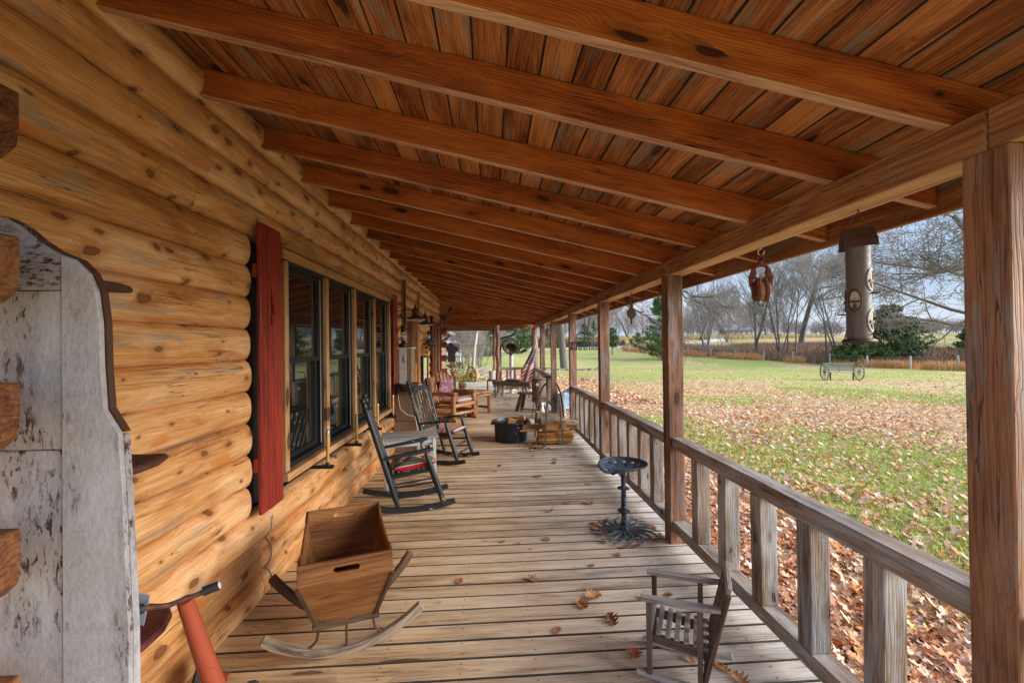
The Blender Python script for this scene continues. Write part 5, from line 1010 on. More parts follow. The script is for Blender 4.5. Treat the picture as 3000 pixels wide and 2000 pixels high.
# ---- flowers, birdhouse
def flowers(loc, label, potmat, n=26, s=1, potr=.09, poth=.16, flower=True, group='geraniums'):
    t = thing('geranium_pot', label, 'potted flowers', loc, 0, group)
    mb = MB(); mb.lathe([(potr*.75, 0), (potr, poth*.9), (potr*1.1, poth*.92), (potr*1.1, poth), (0, poth-.01)], 16); sub('pot', mb, potmat, t, True)
    mb = MB()
    for k in range(n*9):
        a = random.random()*6.28; r_ = random.random()**.5*.17*s; z = poth+random.uniform(-.03, .14)*s; q = random.random()*6.28; d_ = .025
        Mx = Matrix.Translation((r_*math.cos(a), r_*math.sin(a), z)) @ Matrix.Rotation(q, 4, 'Z') @ Matrix.Rotation(random.uniform(-.9, .9), 4, 'X'); mb.add([(-d_, 0, 0), (0, -d_*.7, .004), (d_, 0, 0), (0, d_*.7, .004)], [(0, 1, 2, 3)], Mx)
    sub('foliage', mb, 'leafgreen', t)
    for k in range(5):
        a = k*1.3; r_ = .11*s*(k > 0); mb = MB()
        for _ in range(16):
            v_ = Vector((random.gauss(0, 1), random.gauss(0, 1), random.gauss(0, .8))).normalized()*.030*s; Mx = Matrix.Translation(Vector((r_*math.cos(a), r_*math.sin(a), poth+.15*s+.03*math.sin(k*2)))+v_) @ Matrix.Rotation(random.random()*6, 4, 'Z') @ Matrix.Rotation(random.random()*3, 4, 'X'); mb.add([(-.018, 0, 0), (0, -.018, .003), (.018, 0, 0), (0, .018, .003)], [(0, 1, 2, 3)], Mx)
        sub('flower_head', mb, 'redflower', t)
flowers((-1.24, 14.75, .70), 'red geraniums in a pot on a post by the far house corner', 'terracotta', s=1.25)
flowers((-1.02, 15.6, .0), 'low pot of red and orange flowers on the side deck', 'terracotta', s=.9, poth=.28, potr=.12)
mb = MB(); mb.box((-1.24, 14.75, .35), (.14, .14, .70)); tag(mb.build('plant_post', M['childside']), 'squared brown post holding the geranium pot', 'post')
t = thing('birdhouse', 'dark plum birdhouse with a slanted roof beyond the house corner', 'birdhouse', (-1.33, 15.3, 1.15))
mb = MB(); mb.prism([(-.135, 0), (.11, 0), (.11, .36), (-.135, .55)], .22, Matrix.Translation((0, .11, 0)) @ Matrix.Rotation(R(90), 4, 'X')); sub('box', mb, 'purpleboard', t, bevel=.003)
mb = MB(); mb.bar((-.15, 0, .57), (.15, 0, .345), .26, .018, (0, 1, 0)); sub('roof', mb, 'purpleboard', t)
mb = MB(); mb.box((0, 0, -.01), (.42, .26, .02)); sub('ledge', mb, 'greywood', t); mb = MB(); mb.box((0, 0, -.10), (.16, .16, .16)); mb.tube([(0, 0, -.18), (0, 0, -1.7)], .04, 8); sub('post', mb, 'greywood', t)
# ---- fallen leaves on the deck
def oak(seed, curl):
    rs = random.Random(seed); n = 4; out_ = []
    for i in range(n):
        y = .15+.72*i/(n-1); w_ = (.16+.30*math.sin(math.pi*(y*.9+.08)))*rs.uniform(.85, 1.15); out_.append((y, w_))
    L_ = [(.0, .012)]
    for i, (y, w_) in enumerate(out_): L_ += [(y-.105, w_*.34), (y-.03, w_*.80), (y+.045, w_), (y+.075, w_*.62)]
    L_ += [(1.0, .03)]
    me = bpy.data.meshes.new('oak_leaf'); vs = []; fs = []; cz = lambda x, y: curl*(abs(x)**1.4*.9+ (y-.5)**2*.5*rs.uniform(.9, 1.1))+.03*math.sin(y*9+seed)
    for y, w_ in L_: vs += [(-w_, y-.5, cz(w_, y)), (-w_*.4, y-.5, cz(w_*.4, y)*.8), (0, y-.5, cz(0, y)), (w_*.4, y-.5, cz(w_*.4, y)*.8), (w_, y-.5, cz(w_, y)*rs.uniform(.6, 1.3))]
    for i in range(len(L_)-1):
        for j in range(4): fs.append((i*5+j, i*5+j+1, i*5+6+j, i*5+5+j))
    vs += [(-.008, -.5, cz(0, 0)), (.008, -.5, cz(0, 0)), (.012, -.72, .02), (-.002, -.72, .02)]; b = len(vs)-4; fs.append((b, b+1, b+2, b+3))
    me.from_pydata(vs, [], fs); mn = min(v[2] for v in vs); me.transform(Matrix.Translation((0, 0, -mn))); me.materials.append(M['deckleaf']); me.polygons.foreach_set('use_smooth', [True]*len(fs)); return me
OAK = [oak(i, c) for i, c in enumerate((.5, .9, .3, 1.2, .7))]
def dleaf(x, y, s, label, k=None, group=None, rz=None, z=.0, tilt=0):
    o = bpy.data.objects.new('oak_leaf', OAK[k if k is not None else random.randrange(5)]); C.objects.link(o); o.location = (x, y, z+.003); s *= .60; o.scale = (s, s, s*random.uniform(.7, 1.1)); o.rotation_euler = (tilt, random.uniform(-.15, .15), rz if rz is not None else random.random()*6.28)
    return tag(o, label, 'leaf', group or 'oak leaves fallen on the deck')

for x, y, s, lb in [(.084, 3.868, .10, 'broad brown leaf standing in a deck joint in the middle, farthest left of the stool'), (.213, 3.816, .075, 'small dark oak leaf just right of the broad standing one'), (.466, 3.882, .13, 'pale tan folded oak leaf in the middle of the deck, left of the stool base'),
    (1.003, 3.561, .09, 'bright orange brown leaf just in front of the spiked stool base'), (.76, 3.402, .095, 'curled brown leaf in the row below the stool base, left one'), (-.249, 3.252, .13, 'pale curled leaf right of the cradle box on the middle boards'),
    (.279, 3.232, .15, 'pale tan spiky oak leaf in the middle between cradle and little chair'), (.578, 2.889, .17, 'pale pinkish oak leaf with deep lobes touching the big dark brown leaf'), (.671, 2.99, .20, 'big dark brown curled oak leaf in the middle foreground'),
    (.727, 2.727, .18, 'golden orange oak leaf in the foreground below the big dark one'), (1.002, 2.944, .12, 'flat brown leaf left of the little chair arm'), (1.182, 2.968, .10, 'small tan upright leaf behind the far arm of the little chair'),
    (.371, 2.647, .12, 'small orange oak leaf alone in the foreground, right of the cradle rocker'), (.771, 2.42, .17, 'grey brown lobed oak leaf at the feet of the little chair'), (.89, 2.534, .12, 'reddish curled leaf against the front leg of the little chair'),
    (.592, 4.533, .14, 'upright brown oak leaf standing in a joint left of the stool column'), (.585, 5.734, .17, 'golden brown oak leaf in the centre of the deck beyond the stool'), (1.171, 5.378, .13, 'grey and brown leaf pair near the second post'),
    (.884, 6.361, .15, 'brown leaf cluster in the centre between firewood and stool, lower of two'), (1.186, 5.979, .10, 'thin pale leaf close to the railing beyond the stool'), (.92, 6.55, .13, 'brown leaf cluster in the centre between firewood and stool, upper of two'),
    (.629, 6.785, .12, 'small flat leaf in front of the bark litter by the tub'), (1.256, 6.725, .13, 'light brown leaf below the right foot of the hoop rack'), (1.029, 4.734, .20, 'long pale crumpled leaf beside the railing at the stool column'), (.80, 4.76, .12, 'dry reddish leaf left of the long pale crumpled leaf'),
    (.309, 3.712, .06, 'tiny orange leaf scrap in the middle of the deck'), (.861, 5.04, .07, 'tiny brown leaf scrap left of the stool seat'), (1.242, 2.205, .16, 'brown leaf at the bottom edge right of the little chair'), (1.053, 2.36, .12, 'brown leaf lying under the little rocking chair'),
    (1.197, 2.29, .13, 'orange leaf behind the rocker tip of the little chair'), (-.846, 5.586, .13, 'dry leaf under the white side table'), (.004, 9.948, .14, 'tan leaf on the deck between log armchair and rubber tub'), (.10, 6.30, .16, 'thin brown leaf right of the second rocking chair rocker tip'), (.04, 6.02, .12, 'small dark leaf below the second rocking chair rocker tip')]:
    dleaf(x, y, s, lb, tilt=random.uniform(-.1, .25))
for k in range(16):
    a = 2*math.pi*k/16+random.uniform(-.15, .15); r_ = random.uniform(.22, .34); dleaf(1.187+r_*math.cos(a), 3.985+r_*math.sin(a), random.uniform(.10, .16), 'dry curled oak leaf caught around the spiked base of the stool', group='leaves caught around the stool base', z=random.uniform(0, .02), tilt=random.uniform(-.5, .5))
for k in range(22):
    x = random.gauss(.73, .10); y = random.gauss(7.42, .16); dleaf(x, y, random.uniform(.08, .16), 'dry curled leaf in the litter between tub and firewood', group='leaf litter by the firewood', z=random.uniform(0, .04), tilt=random.uniform(-.6, .6))
for k in range(7):
    x = .60+.07*k+random.uniform(-.03, .03); y = 7.36-.03*k+random.uniform(-.05, .05); mb = MB(); mb.path([(x, y, .012), (x+.05, y-.01, .022), (x+.12, y-.03, .012)], [(-.02, -.006), (.02, -.004), (.015, .008), (-.012, .006)], scale=[.6, 1, .5]); tag(mb.build('bark_chip', M['split'] if k % 2 else M['bark']), 'curved bark chip in the litter before the firewood rack', 'bark chip', 'bark chips by the firewood')
for k in range(12):
    x, y = random.choice([(.75, 12.2), (.6, 14.0), (.2, 13.6), (.35, 12.9)]); dleaf(x+random.uniform(-.25, .25), y+random.uniform(-.3, .3), random.uniform(.09, .14), 'small dry leaf on the deck before the half log bench', group='leaves before the half log bench')

for (x, y), lb in (((-.95, 2.66), 'brown leaf on the floor of the cradle, near end'), ((-.86, 2.78), 'curled brown leaf on the floor of the cradle, right side'), ((-.98, 2.86), 'dark leaf on the floor of the cradle, far end')):
    dleaf(x, y, .13, lb, group='leaves inside the cradle', z=.225)
# ================================================================= yard and background
def at(sx, y): return math.tan(math.atan((sx-1500)/1300)+yaw)*y
def segmesh(name, segs, mat, parent, sides=3, **kw):
    S = np.array([(*a, *b, ra, rb) for a, b, ra, rb in segs], dtype=float); n = len(S); A, B = S[:, :3], S[:, 3:6]; d = B-A; L = np.linalg.norm(d, axis=1, keepdims=True); d = d/np.maximum(L, 1e-6)
    ref = np.where(np.abs(d[:, 2:3]) > .9, np.array([[1., 0, 0]]), np.array([[0, 0, 1.]])); x = np.cross(ref, d); x /= np.linalg.norm(x, axis=1, keepdims=True); y = np.cross(d, x)
    vs = []; gs = []
    for P_, r_, l_ in ((A, S[:, 6:7], 0), (B, S[:, 7:8], 1)):
        for k in range(sides):
            a = 2*math.pi*k/sides; off = (x*math.cos(a)+y*math.sin(a))*r_; vs.append(P_+off); gs.append(np.concatenate([P_[:, 2:3]+L*0, off[:, :2]], 1))
    v = np.stack(vs, 1).reshape(-1, 3); g = np.stack(gs, 1).reshape(-1, 3); base = np.arange(n)[:, None]*2*sides; f = []
    for k in range(sides): k2 = (k+1) % sides; f.append(np.concatenate([base+k, base+k2, base+sides+k2, base+sides+k], 1))
    return npmesh(name, v, np.concatenate(f), mat, parent, {'gr': ('FLOAT_VECTOR', g)}, smooth='all', **kw)
def grow_tree(seed, h, r, fork=.35, spread=.9, lim=7, sub_=(6, 6, 5), gnarl=.25, droop=0, trunks=1, lean=(0, 0), minr=.012, up=.25):
    rs = random.Random(seed); thick = []; thin = []
    def branch(p, d, L, rad, lvl):
        n = 5 if lvl < 2 else (4 if lvl < 3 else 3); pts = [p]; dd = d.copy(); rr = [rad]
        for i in range(n):
            dd = (dd+Vector((rs.gauss(0, gnarl), rs.gauss(0, gnarl), rs.gauss(0, gnarl)+up*.25-droop*lvl*.12))*(.55)).normalized(); p = p+dd*L/n; pts.append(p); rr.append(max(minr*.7, rad*(1-.62*(i+1)/n)))
        for a, b, ra, rb in zip(pts, pts[1:], rr, rr[1:]): (thick if lvl < 1 else thin).append((tuple(a), tuple(b), ra, rb))
        if lvl <= len(sub_)-1:
            for k in range(sub_[lvl]):
                f = rs.uniform(.28 if lvl else fork, 1); i = min(n-1, int(f*n)); q = pts[i].lerp(pts[i+1], f*n-i); ax = pts[i+1]-pts[i]; ax.normalize()
                s_ = Vector((rs.gauss(0, 1), rs.gauss(0, 1), rs.gauss(0, .5))); s_ = (s_-ax*s_.dot(ax)).normalized(); nd = (ax*(1-spread*.55)+s_*spread*(.75 if lvl else .95)+Vector((0, 0, up*.5))).normalized()
                branch(q, nd, L*rs.uniform(.42, .72)*(1.15-.45*f), max(minr, rr[i]*rs.uniform(.38, .6)), lvl+1)
    for k in range(trunks):
        a = 6.28*k/trunks+rs.random(); o = Vector((math.cos(a), math.sin(a), 0))*(r*1.3 if trunks > 1 else 0); d = (Vector((lean[0], lean[1], 1))+o.normalized()*(.22 if trunks > 1 else 0)).normalized() if trunks > 1 else Vector((lean[0], lean[1], 1)).normalized()
        branch(o, d, h*rs.uniform(.75, .9) if trunks > 1 else h*.8, r, 0)
    return thick, thin
def tree_proto(name, label, seed, h, r, mat='twig', leafy=0, root=True, **k):
    t = thing(name, label, 'tree', (0, 0, 0)); thick, thin = grow_tree(seed, h, r, **k)
    if root: thick.append(((0, 0, -.6), (0, 0, .25), r*1.7, r*1.05)) if k.get('trunks', 1) == 1 else None
    segmesh('trunk', thick, M['treebark'], t, 7); segmesh('branches', thin, M[mat], t, 3)
    if leafy:
        rs = np.random.RandomState(seed); E_ = np.array([b for a, b, ra, rb in thin if rb < .02]); E_ = E_[rs.choice(len(E_), min(leafy, len(E_)), False)]
        quads('clinging_leaves', E_+rs.normal(0, .08, E_.shape), .07, M['rustleaf'], t, rs)
    return t
def quads(name, P_, s, mat, parent, rs, flat=0, aspect=.6, **kw):
    n = len(P_); a = rs.normal(0, 1, (n, 3)); a[:, 2] *= 1-flat; a /= np.linalg.norm(a, axis=1, keepdims=True); b = rs.normal(0, 1, (n, 3)); b -= a*(a*b).sum(1, keepdims=True); b[:, 2] *= 1-flat; b /= np.linalg.norm(b, axis=1, keepdims=True)
    sz = (s*rs.uniform(.6, 1.3, (n, 1))); v = np.stack([P_-a*sz, P_-b*sz*aspect, P_+a*sz, P_+b*sz*aspect], 1).reshape(-1, 3); f = np.arange(n*4).reshape(-1, 4)
    return npmesh(name, v, f, mat, parent, {'rnd': ('FLOAT', np.repeat(rs.rand(n), 4))}, **kw)
TP = {}
TP['oak'] = tree_proto('oak_tree', 'huge bare oak with reaching limbs and a few brown leaves, right of the bird feeder', 5, 17, .42, fork=.16, spread=1.05, sub_=(13, 9, 8, 6), gnarl=.30, leafy=3200, lean=(-.22, 0), up=.12, minr=.017)
TP['oak2'] = tree_proto('oak_tree', 'wide bare oak standing alone in the orange field between pulley and feeder', 11, 16, .45, fork=.25, spread=1.0, sub_=(13, 8, 7, 5), gnarl=.26, up=.18, minr=.022)
TP['multi'] = tree_proto('bare_tree', 'many stemmed bare tree', 21, 10, .09, fork=.25, spread=.55, sub_=(7, 6, 5), gnarl=.15, trunks=5, up=.45, minr=.015)
TP['twin'] = tree_proto('bare_tree', 'twin trunked bare tree', 31, 12.5, .17, fork=.22, spread=.7, sub_=(10, 7, 6), gnarl=.18, trunks=2, up=.4, minr=.014)
TP['slim'] = tree_proto('bare_tree', 'slim straight bare tree', 41, 10.5, .10, fork=.3, spread=.6, sub_=(11, 6, 5), gnarl=.14, up=.4, minr=.013)
TP['big'] = tree_proto('yard_oak', 'thick grey trunked oak in the yard with long low limbs behind the pot rack', 51, 17, .36, fork=.30, spread=1.0, sub_=(9, 8, 7, 4), gnarl=.26, up=.2, minr=.018)
TP['shrub'] = tree_proto('bare_shrub', 'leafless twiggy shrub', 61, 3.0, .022, fork=.15, spread=.5, sub_=(6, 5, 3), gnarl=.22, trunks=11, up=.5, minr=.006)
def place(k, sx, y, label, s=1, rz=0, first=set(), group='bare trees beyond the fence', dz=0):
    x = at(sx, y); z = float(gz(x, y))+dz
    if k in first: o = dup(TP[k], (x, y, z), rz, label, group, scale=s)
    else: first.add(k); o = TP[k]; o.location = (x, y, z); o.rotation_euler = (0, 0, rz); o['label'] = label; o.scale = (s, s, s); o['group'] = group
    return o
place('oak', 2850, 42, 'huge bare oak with reaching limbs and clinging brown leaves beside the right post', 1.22, .5)
place('oak2', 2345, 76, 'wide bare oak standing in the orange field right of the nearest pulley', 1.15, 1)
place('twin', 2212, 54, 'bare tree with two leaning trunks left under the nearest pulley', 1, .4)
place('multi', 2285, 53, 'clump of bare leaning stems beside the field oak', 1, 1.2)
place('slim', 2308, 51, 'straight bare tree inside the clump before the field oak', .95, 2)
place('slim', 2330, 55, 'bare tree touching the trunk of the field oak on its left', 1.05, 4)
place('slim', 2419, 48, 'thin straight bare tree left of the bird feeder', 1.0, 5)
place('multi', 2455, 51, 'bare clump partly hidden behind the bird feeder', 1.05, 3)
place('multi', 2068, 65, 'grey bushy bare tree above the metal stock tank', 1.0, .3)
place('oak2', 2052, 108, 'distant bare oak behind the cedar, above the stock tank, left one', .85, 2.5)
place('twin', 2068, 112, 'distant bare tree just right of the far oak above the stock tank', 1.0, 1.5)
place('multi', 2130, 92, 'pale distant bare tree before the far farmhouse', .9, 2.2)
place('oak2', 2245, 120, 'distant bare oak on the field edge behind the leaning twin trunks', .8, 4)
place('big', 1652, 40.5, 'thick grey trunked yard oak behind the hanging wire rack', 1.0, .2, group='yard trees')
place('twin', 1560, 88, 'bare tree far behind the furled flag', .9, 3)
place('oak2', 1722, 118, 'far bare oak behind the small round pulley', .85, 1.1)
place('multi', 1775, 104, 'far bare thicket tree right of the small round pulley', 1.1, .8)
place('oak2', 1840, 125, 'far bare oak between the small round pulley and the cedar', .75, 5.2)
place('oak2', 1345, 95, 'bare tree above the white van by the far house corner', .8, .5)
place('multi', 1395, 88, 'bare tree behind the birdhouse pole', .9, 2.9)
place('shrub', 1352, 25, 'leafless twiggy shrub nearest the plum birdhouse', 1.0, 0, group='bare shrubs in the garden bed', dz=.0)
place('shrub', 1378, 24, 'leafless twiggy shrub left of the leaning birdhouse pole', .95, 2, group='bare shrubs in the garden bed')
place('shrub', 1406, 26, 'smaller leafless shrub right of the leaning birdhouse pole', .72, 4, group='bare shrubs in the garden bed')
# low hanging limbs of the yard oak, reaching right in front of the sky
bo = [o for o in bpy.data.objects if o.name.startswith('yard_oak')][0]
rs_ = random.Random(9); segs = []
for (sx0, sy0, sx1, sy1, y0, y1, r_) in ((1668, 820, 1860, 905, 40, 30, .13), (1860, 905, 2010, 1000, 30, 28, .07), (1668, 800, 1930, 845, 40, 26, .14), (1930, 845, 2150, 895, 26, 24, .08), (1668, 850, 1560, 900, 40, 34, .10), (1560, 900, 1500, 985, 34, 33, .05), (2000, 850, 2120, 960, 25, 25, .05)):
    zf = lambda sy, y, sx: H+((1010-sy)-.012*(sx-1438))*y/1300
    a = Vector((at(sx0, y0), y0, zf(sy0, y0, sx0))); b = Vector((at(sx1, y1), y1, zf(sy1, y1, sx1))); L = (b-a).length; n = 8; pts = [a.lerp(b, i/n)+Vector((0, 0, .35*math.sin(math.pi*i/n)*(1 if r_ > .08 else .4)))+Vector((rs_.gauss(0, .12), rs_.gauss(0, .12), rs_.gauss(0, .13)))*(0 < i < n) for i in range(n+1)]
    for i in range(n): segs.append((tuple(pts[i]), tuple(pts[i+1]), r_*(1-.5*i/n), r_*(1-.5*(i+1)/n)))
    for k in range(14):
        i = rs_.randrange(1, n); p = pts[i]
        def tw(p, d, l_, rr, lv):
            q = p
            for _ in range(3):
                d = (d+Vector((rs_.gauss(0, .3), rs_.gauss(0, .3), rs_.gauss(-.05, .3)))).normalized(); q2 = q+d*l_/3; segs.append((tuple(q), tuple(q2), rr, rr*.75)); rr *= .75; q = q2
                if lv < 2:
                    for _ in range(2): tw(q, (d+Vector((rs_.gauss(0, .8), rs_.gauss(0, .8), rs_.gauss(0, .7)))).normalized(), l_*.55, rr*.6, lv+1)
        tw(p, (Vector((b-a).normalized())+Vector((rs_.gauss(0, .6), rs_.gauss(0, .6), rs_.gauss(-.2, .6)))).normalized(), rs_.uniform(1.2, 2.6), max(.02, r_*.35), 0)
inv = bo.matrix_world.inverted() if False else (Matrix.Translation(bo.location) @ Matrix.Rotation(bo.rotation_euler.z, 4, 'Z')).inverted()
segs = [(tuple(inv @ Vector(a)), tuple(inv @ Vector(b)), ra, rb) for a, b, ra, rb in segs]; segmesh('low_limb', segs, M['treebark'], bo, 5)
# cedars
def cedar_mesh(seed, h, w_, n=9000, shape=1.0, skirt=.03):
    rs = np.random.RandomState(seed); P_ = []
    nb = 120; bz = rs.rand(nb)**1.15; ba = rs.rand(nb)*6.283; bl = (1-bz)**(.85*shape)*rs.uniform(.50, 1.18, nb)*(.55+.45*np.minimum(1, bz*6+.25))
    k = rs.randint(0, nb, n); f = rs.rand(n)**.5; rad = w_/2*bl[k]*f; a = ba[k]+rs.normal(0, .13, n)*(1.15-f); z = h*(skirt+(1-skirt)*bz[k])+rad*.30+rs.normal(0, .011*h, n)-.02*h
    return np.stack([rad*np.cos(a), rad*np.sin(a), z], 1)+rs.normal(0, .02*w_, (n, 3))*.6, rs
def cedar(sx, y, h, w_, label, n=9000, shape=1.0, bare=.0, q=.11, seed=None, name='cedar_tree', group='green cedars in the fields'):
    x = at(sx, y); t = thing(name, label, 'tree', (x, y, float(gz(x, y))-.05), 0, group); P_, rs = cedar_mesh(seed or int(sx), h-bare, w_, n, shape); P_[:, 2] += bare
    quads('crown', P_, q, M['cedar'], t, rs, aspect=.45); mb = MB(); mb.tube([(0, 0, -.3), (0.02, 0, h*.4), (0, 0, h*.85)], [.05*w_**.5+.03, .04*w_**.5, .02], 7); mb.build('trunk', M['treebark'], t, smooth=True); return t
cedar(1940, 50, 9.0, 6.8, 'tall green cedar standing behind the second porch post', 16000, 1.15, q=.12)
cedar(1793, 60, 3.7, 2.3, 'small round crowned green tree on a thin trunk near the drive', 3500, .5, 1.0, name='young_tree')
cedar(1868, 88, 2.6, 2.8, 'small green cedar bush in the far brush below the round pulley', 2500, .6)
cedar(1826, 84, 1.1, 1.4, 'tiny green cedar in the far brush, middle one', 800, .6); cedar(1850, 86, 1.3, 1.5, 'tiny green cedar in the far brush, right one', 800, .6)
cedar(2610, 46, 6.2, 7.6, 'broad dark green cedar behind the bird feeder', 16000, .62, q=.14)
cedar(2495, 42, 2.6, 4.6, 'low dark green cedar under the bird feeder tray', 9000, .55); cedar(2560, 43, 2.2, 4.2, 'low spreading cedar right of the feeder tray', 7000, .5)
cedar(2835, 50, 3.4, 3.6, 'yellow green cedar beside the right post below the oak', 6000, .7); cedar(2420, 140, 5, 5, 'distant dark cedar beyond the orange field', 2500)
cedar(1428, 60, 6.6, 5.2, 'bushy green cedar left of the log post beyond the bench', 9000, .7, q=.14); cedar(1515, 66, 6.4, 6.0, 'bushy green cedar above the farm bell', 9000, .75, q=.14); cedar(1545, 84, 6.0, 5.5, 'green cedar behind the furled flag', 6000, .8)
cedar(1632, 80, 5.0, 4.0, 'green cedar left of the yard oak trunk', 5000, .9); cedar(1606, 95, 5.6, 3.4, 'narrow green cedar between the far porch posts', 3500); cedar(1712, 82, 4.4, 4.2, 'round green cedar seen through the wire rack', 5000, .7); cedar(1740, 96, 5.2, 3.4, 'far green cedar right of the wire rack', 3000)
# far wood: one mass
rs = np.random.RandomState(4); segs = []
for k in range(430):
    sx = rs.uniform(1230, 3400); y = rs.uniform(150, 215); x = at(sx, y); z = float(gz(x, y)); h = rs.uniform(7, 14)*(1 if sx < 2300 else .5)*(1.25 if 1650 < sx < 1900 else 1)
    segs.append(((x, y, z-1), (x+rs.normal(0, .6), y, z+h*.8), .16, .05))
    for _ in range(46):
        f = rs.uniform(.12, .95); a = rs.uniform(0, 6.28); l_ = h*(.42-.25*f)*rs.uniform(.6, 1.2); p = (x+rs.normal(0, .5), y+rs.normal(0, .5), z+h*.8*f); q = (p[0]+l_*math.cos(a)*.8, p[1]+l_*math.sin(a)*.8, p[2]+l_*.75); segs.append((p, q, .055, .03))
        q2 = (q[0]+rs.normal(0, .9), q[1]+rs.normal(0, .5), q[2]+rs.uniform(.2, 1.3)); segs.append((q, q2, .04, .022))
fwood = segmesh('far_wood', segs, M['farwood'], None, 3); tag(fwood, 'grey violet mass of bare woods along the horizon', 'woods', kind='stuff')
# leaves on the lawn
rs = np.random.RandomState(8)
def lobed():
    L_ = [(0, -.5), (.16, -.30), (.09, -.2), (.30, -.05), (.14, .05), (.27, .28), (.10, .30), (0, .5)]; return L_
def scatter_leaves(n, rfun, ang, accept, size, kind):
    r_ = rfun(rs.rand(n)); a = rs.uniform(ang[0], ang[1], n); x = r_*np.sin(a); y = r_*np.cos(a); k = accept(x, y, r_); return x[k], y[k]
def leafmesh(name, x, y, size, lod, label, lift=.012):
    n = len(x); z = gz(x, y)+lift; s = size*rs.uniform(.6, 1.25, n)
    if lod == 0: T_ = np.array([(0, -.5), (.13, -.32), (.07, -.22), (.30, -.08), (.12, .04), (.26, .26), (.09, .30), (0, .52), (-.09, .30), (-.26, .24), (-.12, .02), (-.30, -.10), (-.07, -.24), (-.13, -.33)]); F_ = [(0, 1, 12, 13), (1, 2, 11, 12), (2, 3, 4, 11), (4, 10, 11, 11), (4, 5, 9, 10), (5, 6, 8, 9), (6, 7, 8, 8)]; F_ = [(0, 1, 13), (1, 2, 12), (1, 12, 13), (2, 3, 4), (2, 4, 10), (2, 10, 12), (10, 11, 12), (4, 5, 6), (4, 6, 8), (4, 8, 10), (8, 9, 10), (6, 7, 8)]
    else: T_ = np.array([(0, -.5), (.28, 0), (0, .5), (-.28, 0)]); F_ = [(0, 1, 3), (1, 2, 3)]
    m_ = len(T_); rot = rs.uniform(0, 6.28, n); tx = rs.normal(0, .35, n); ty = rs.normal(0, .35, n); curl = rs.uniform(.1, .9, n)
    lx = T_[None, :, 0]*s[:, None]; ly = T_[None, :, 1]*s[:, None]; c, s_ = np.cos(rot)[:, None], np.sin(rot)[:, None]
    lz = curl[:, None]*(T_[None, :, 0]**2*1.3+T_[None, :, 1]**2*.5)*s[:, None]+lx*tx[:, None]+ly*ty[:, None]; lz = lz-lz.min(1, keepdims=True)
    v = np.stack([x[:, None]+lx*c-ly*s_, y[:, None]+lx*s_+ly*c, z[:, None]+lz], -1).reshape(-1, 3); f = (np.array(F_)[None]+np.arange(n)[:, None, None]*m_).reshape(-1, 3)
    o = npmesh(name, v, f, M['leaves'], None, {'rnd': ('FLOAT', np.repeat(rs.rand(n), m_))}); return tag(o, label, 'leaves', kind='stuff')
def acc(x, y, r_):
    return (x > 1.80) & (rs.rand(len(x)) < np.clip(1.15-1.25*np.clip(greenness(x, y)-.30, 0, 1)*1.5, .22, 1))
x, y = scatter_leaves(52000, lambda u: 1.9+6.6*u**.85, (R(8), R(86)), acc, .12, 0); leafmesh('lawn_leaves', x, y, .105, 0, 'thick carpet of fallen oak leaves on the lawn along the porch')
x, y = scatter_leaves(120000, lambda u: 8+34*u**1.15, (R(0), R(62)), lambda x, y, r_: acc(x, y, r_) & (rs.rand(len(x)) < np.clip(1.2-(r_-8)/26, .38, 1)), .12, 1); leafmesh('scattered_lawn_leaves', x, y, .10, 1, 'fallen leaves scattered thinner across the lawn towards the fence')
x = rs.uniform(-5.5, 6.5, 22000); y = 16.4+13*rs.rand(22000)**1.2; k = ~((x < .6) & (y < 21.2)); leafmesh('garden_leaves', x[k], y[k], .14, 1, 'drift of brown leaves over the garden bed beyond the porch end')
# grass blades
def blades(name, x, y, h, w_, mat, label, cat='grass', lean=.35, zb=0):
    n = len(x); z = gz(x, y)+zb; a = rs.uniform(0, 6.28, n); hh = h*rs.uniform(.5, 1.25, n); ww = w_*rs.uniform(.7, 1.3, n); lx, ly = rs.normal(0, lean, n)*hh, rs.normal(0, lean, n)*hh
    v = np.stack([np.stack([x-np.cos(a)*ww, y-np.sin(a)*ww, z], -1), np.stack([x+np.cos(a)*ww, y+np.sin(a)*ww, z], -1), np.stack([x+lx, y+ly, z+hh], -1)], 1).reshape(-1, 3)
    o = npmesh(name, v, np.arange(n*3).reshape(-1, 3), mat, None, {'rnd': ('FLOAT', np.repeat(rs.rand(n), 3))}); return tag(o, label, cat, kind='stuff')
n = 330000; r_ = 2+24*rs.rand(n)**1.0; a = rs.uniform(R(3), R(80), n); x = r_*np.sin(a); y = r_*np.cos(a); k = (x > 1.85) & (rs.rand(n) < np.clip((greenness(x, y)-.40)*3, .02, .75))
blades('lawn_grass', x[k], y[k], .07, .007, M['grass'], 'short green grass showing between the leaves on the lawn', lean=.5)
FP = [(35.8, 32.4), (35.8, 36.3), (34.7, 39.4), (33.5, 42.4), (32.0, 45.6), (30.2, 47.8), (28.1, 49.8), (26.7, 52.8), (25.3, 56), (23.6, 59.3), (22.0, 62.6), (21.0, 66), (20.2, 70)]
FP = [(36.6, 28.6)]+FP
seg = rs.randint(0, len(FP)-1, 26000); u = rs.rand(26000); A_ = np.array(FP); p = A_[seg]*(1-u[:, None])+A_[seg+1]*u[:, None]+np.abs(rs.normal(0, .9, (26000, 1)))*np.array([[.8, .5]])+rs.normal(0, .25, (26000, 2))
tuft = vnoise(p[:, 0], p[:, 1], 1.2, 5) > .42; p = p[tuft]; blades('dry_fence_grass', p[:, 0], p[:, 1], .75, .018, M['drygrass'], 'tall orange dry grass growing along the wire fence', lean=.22)
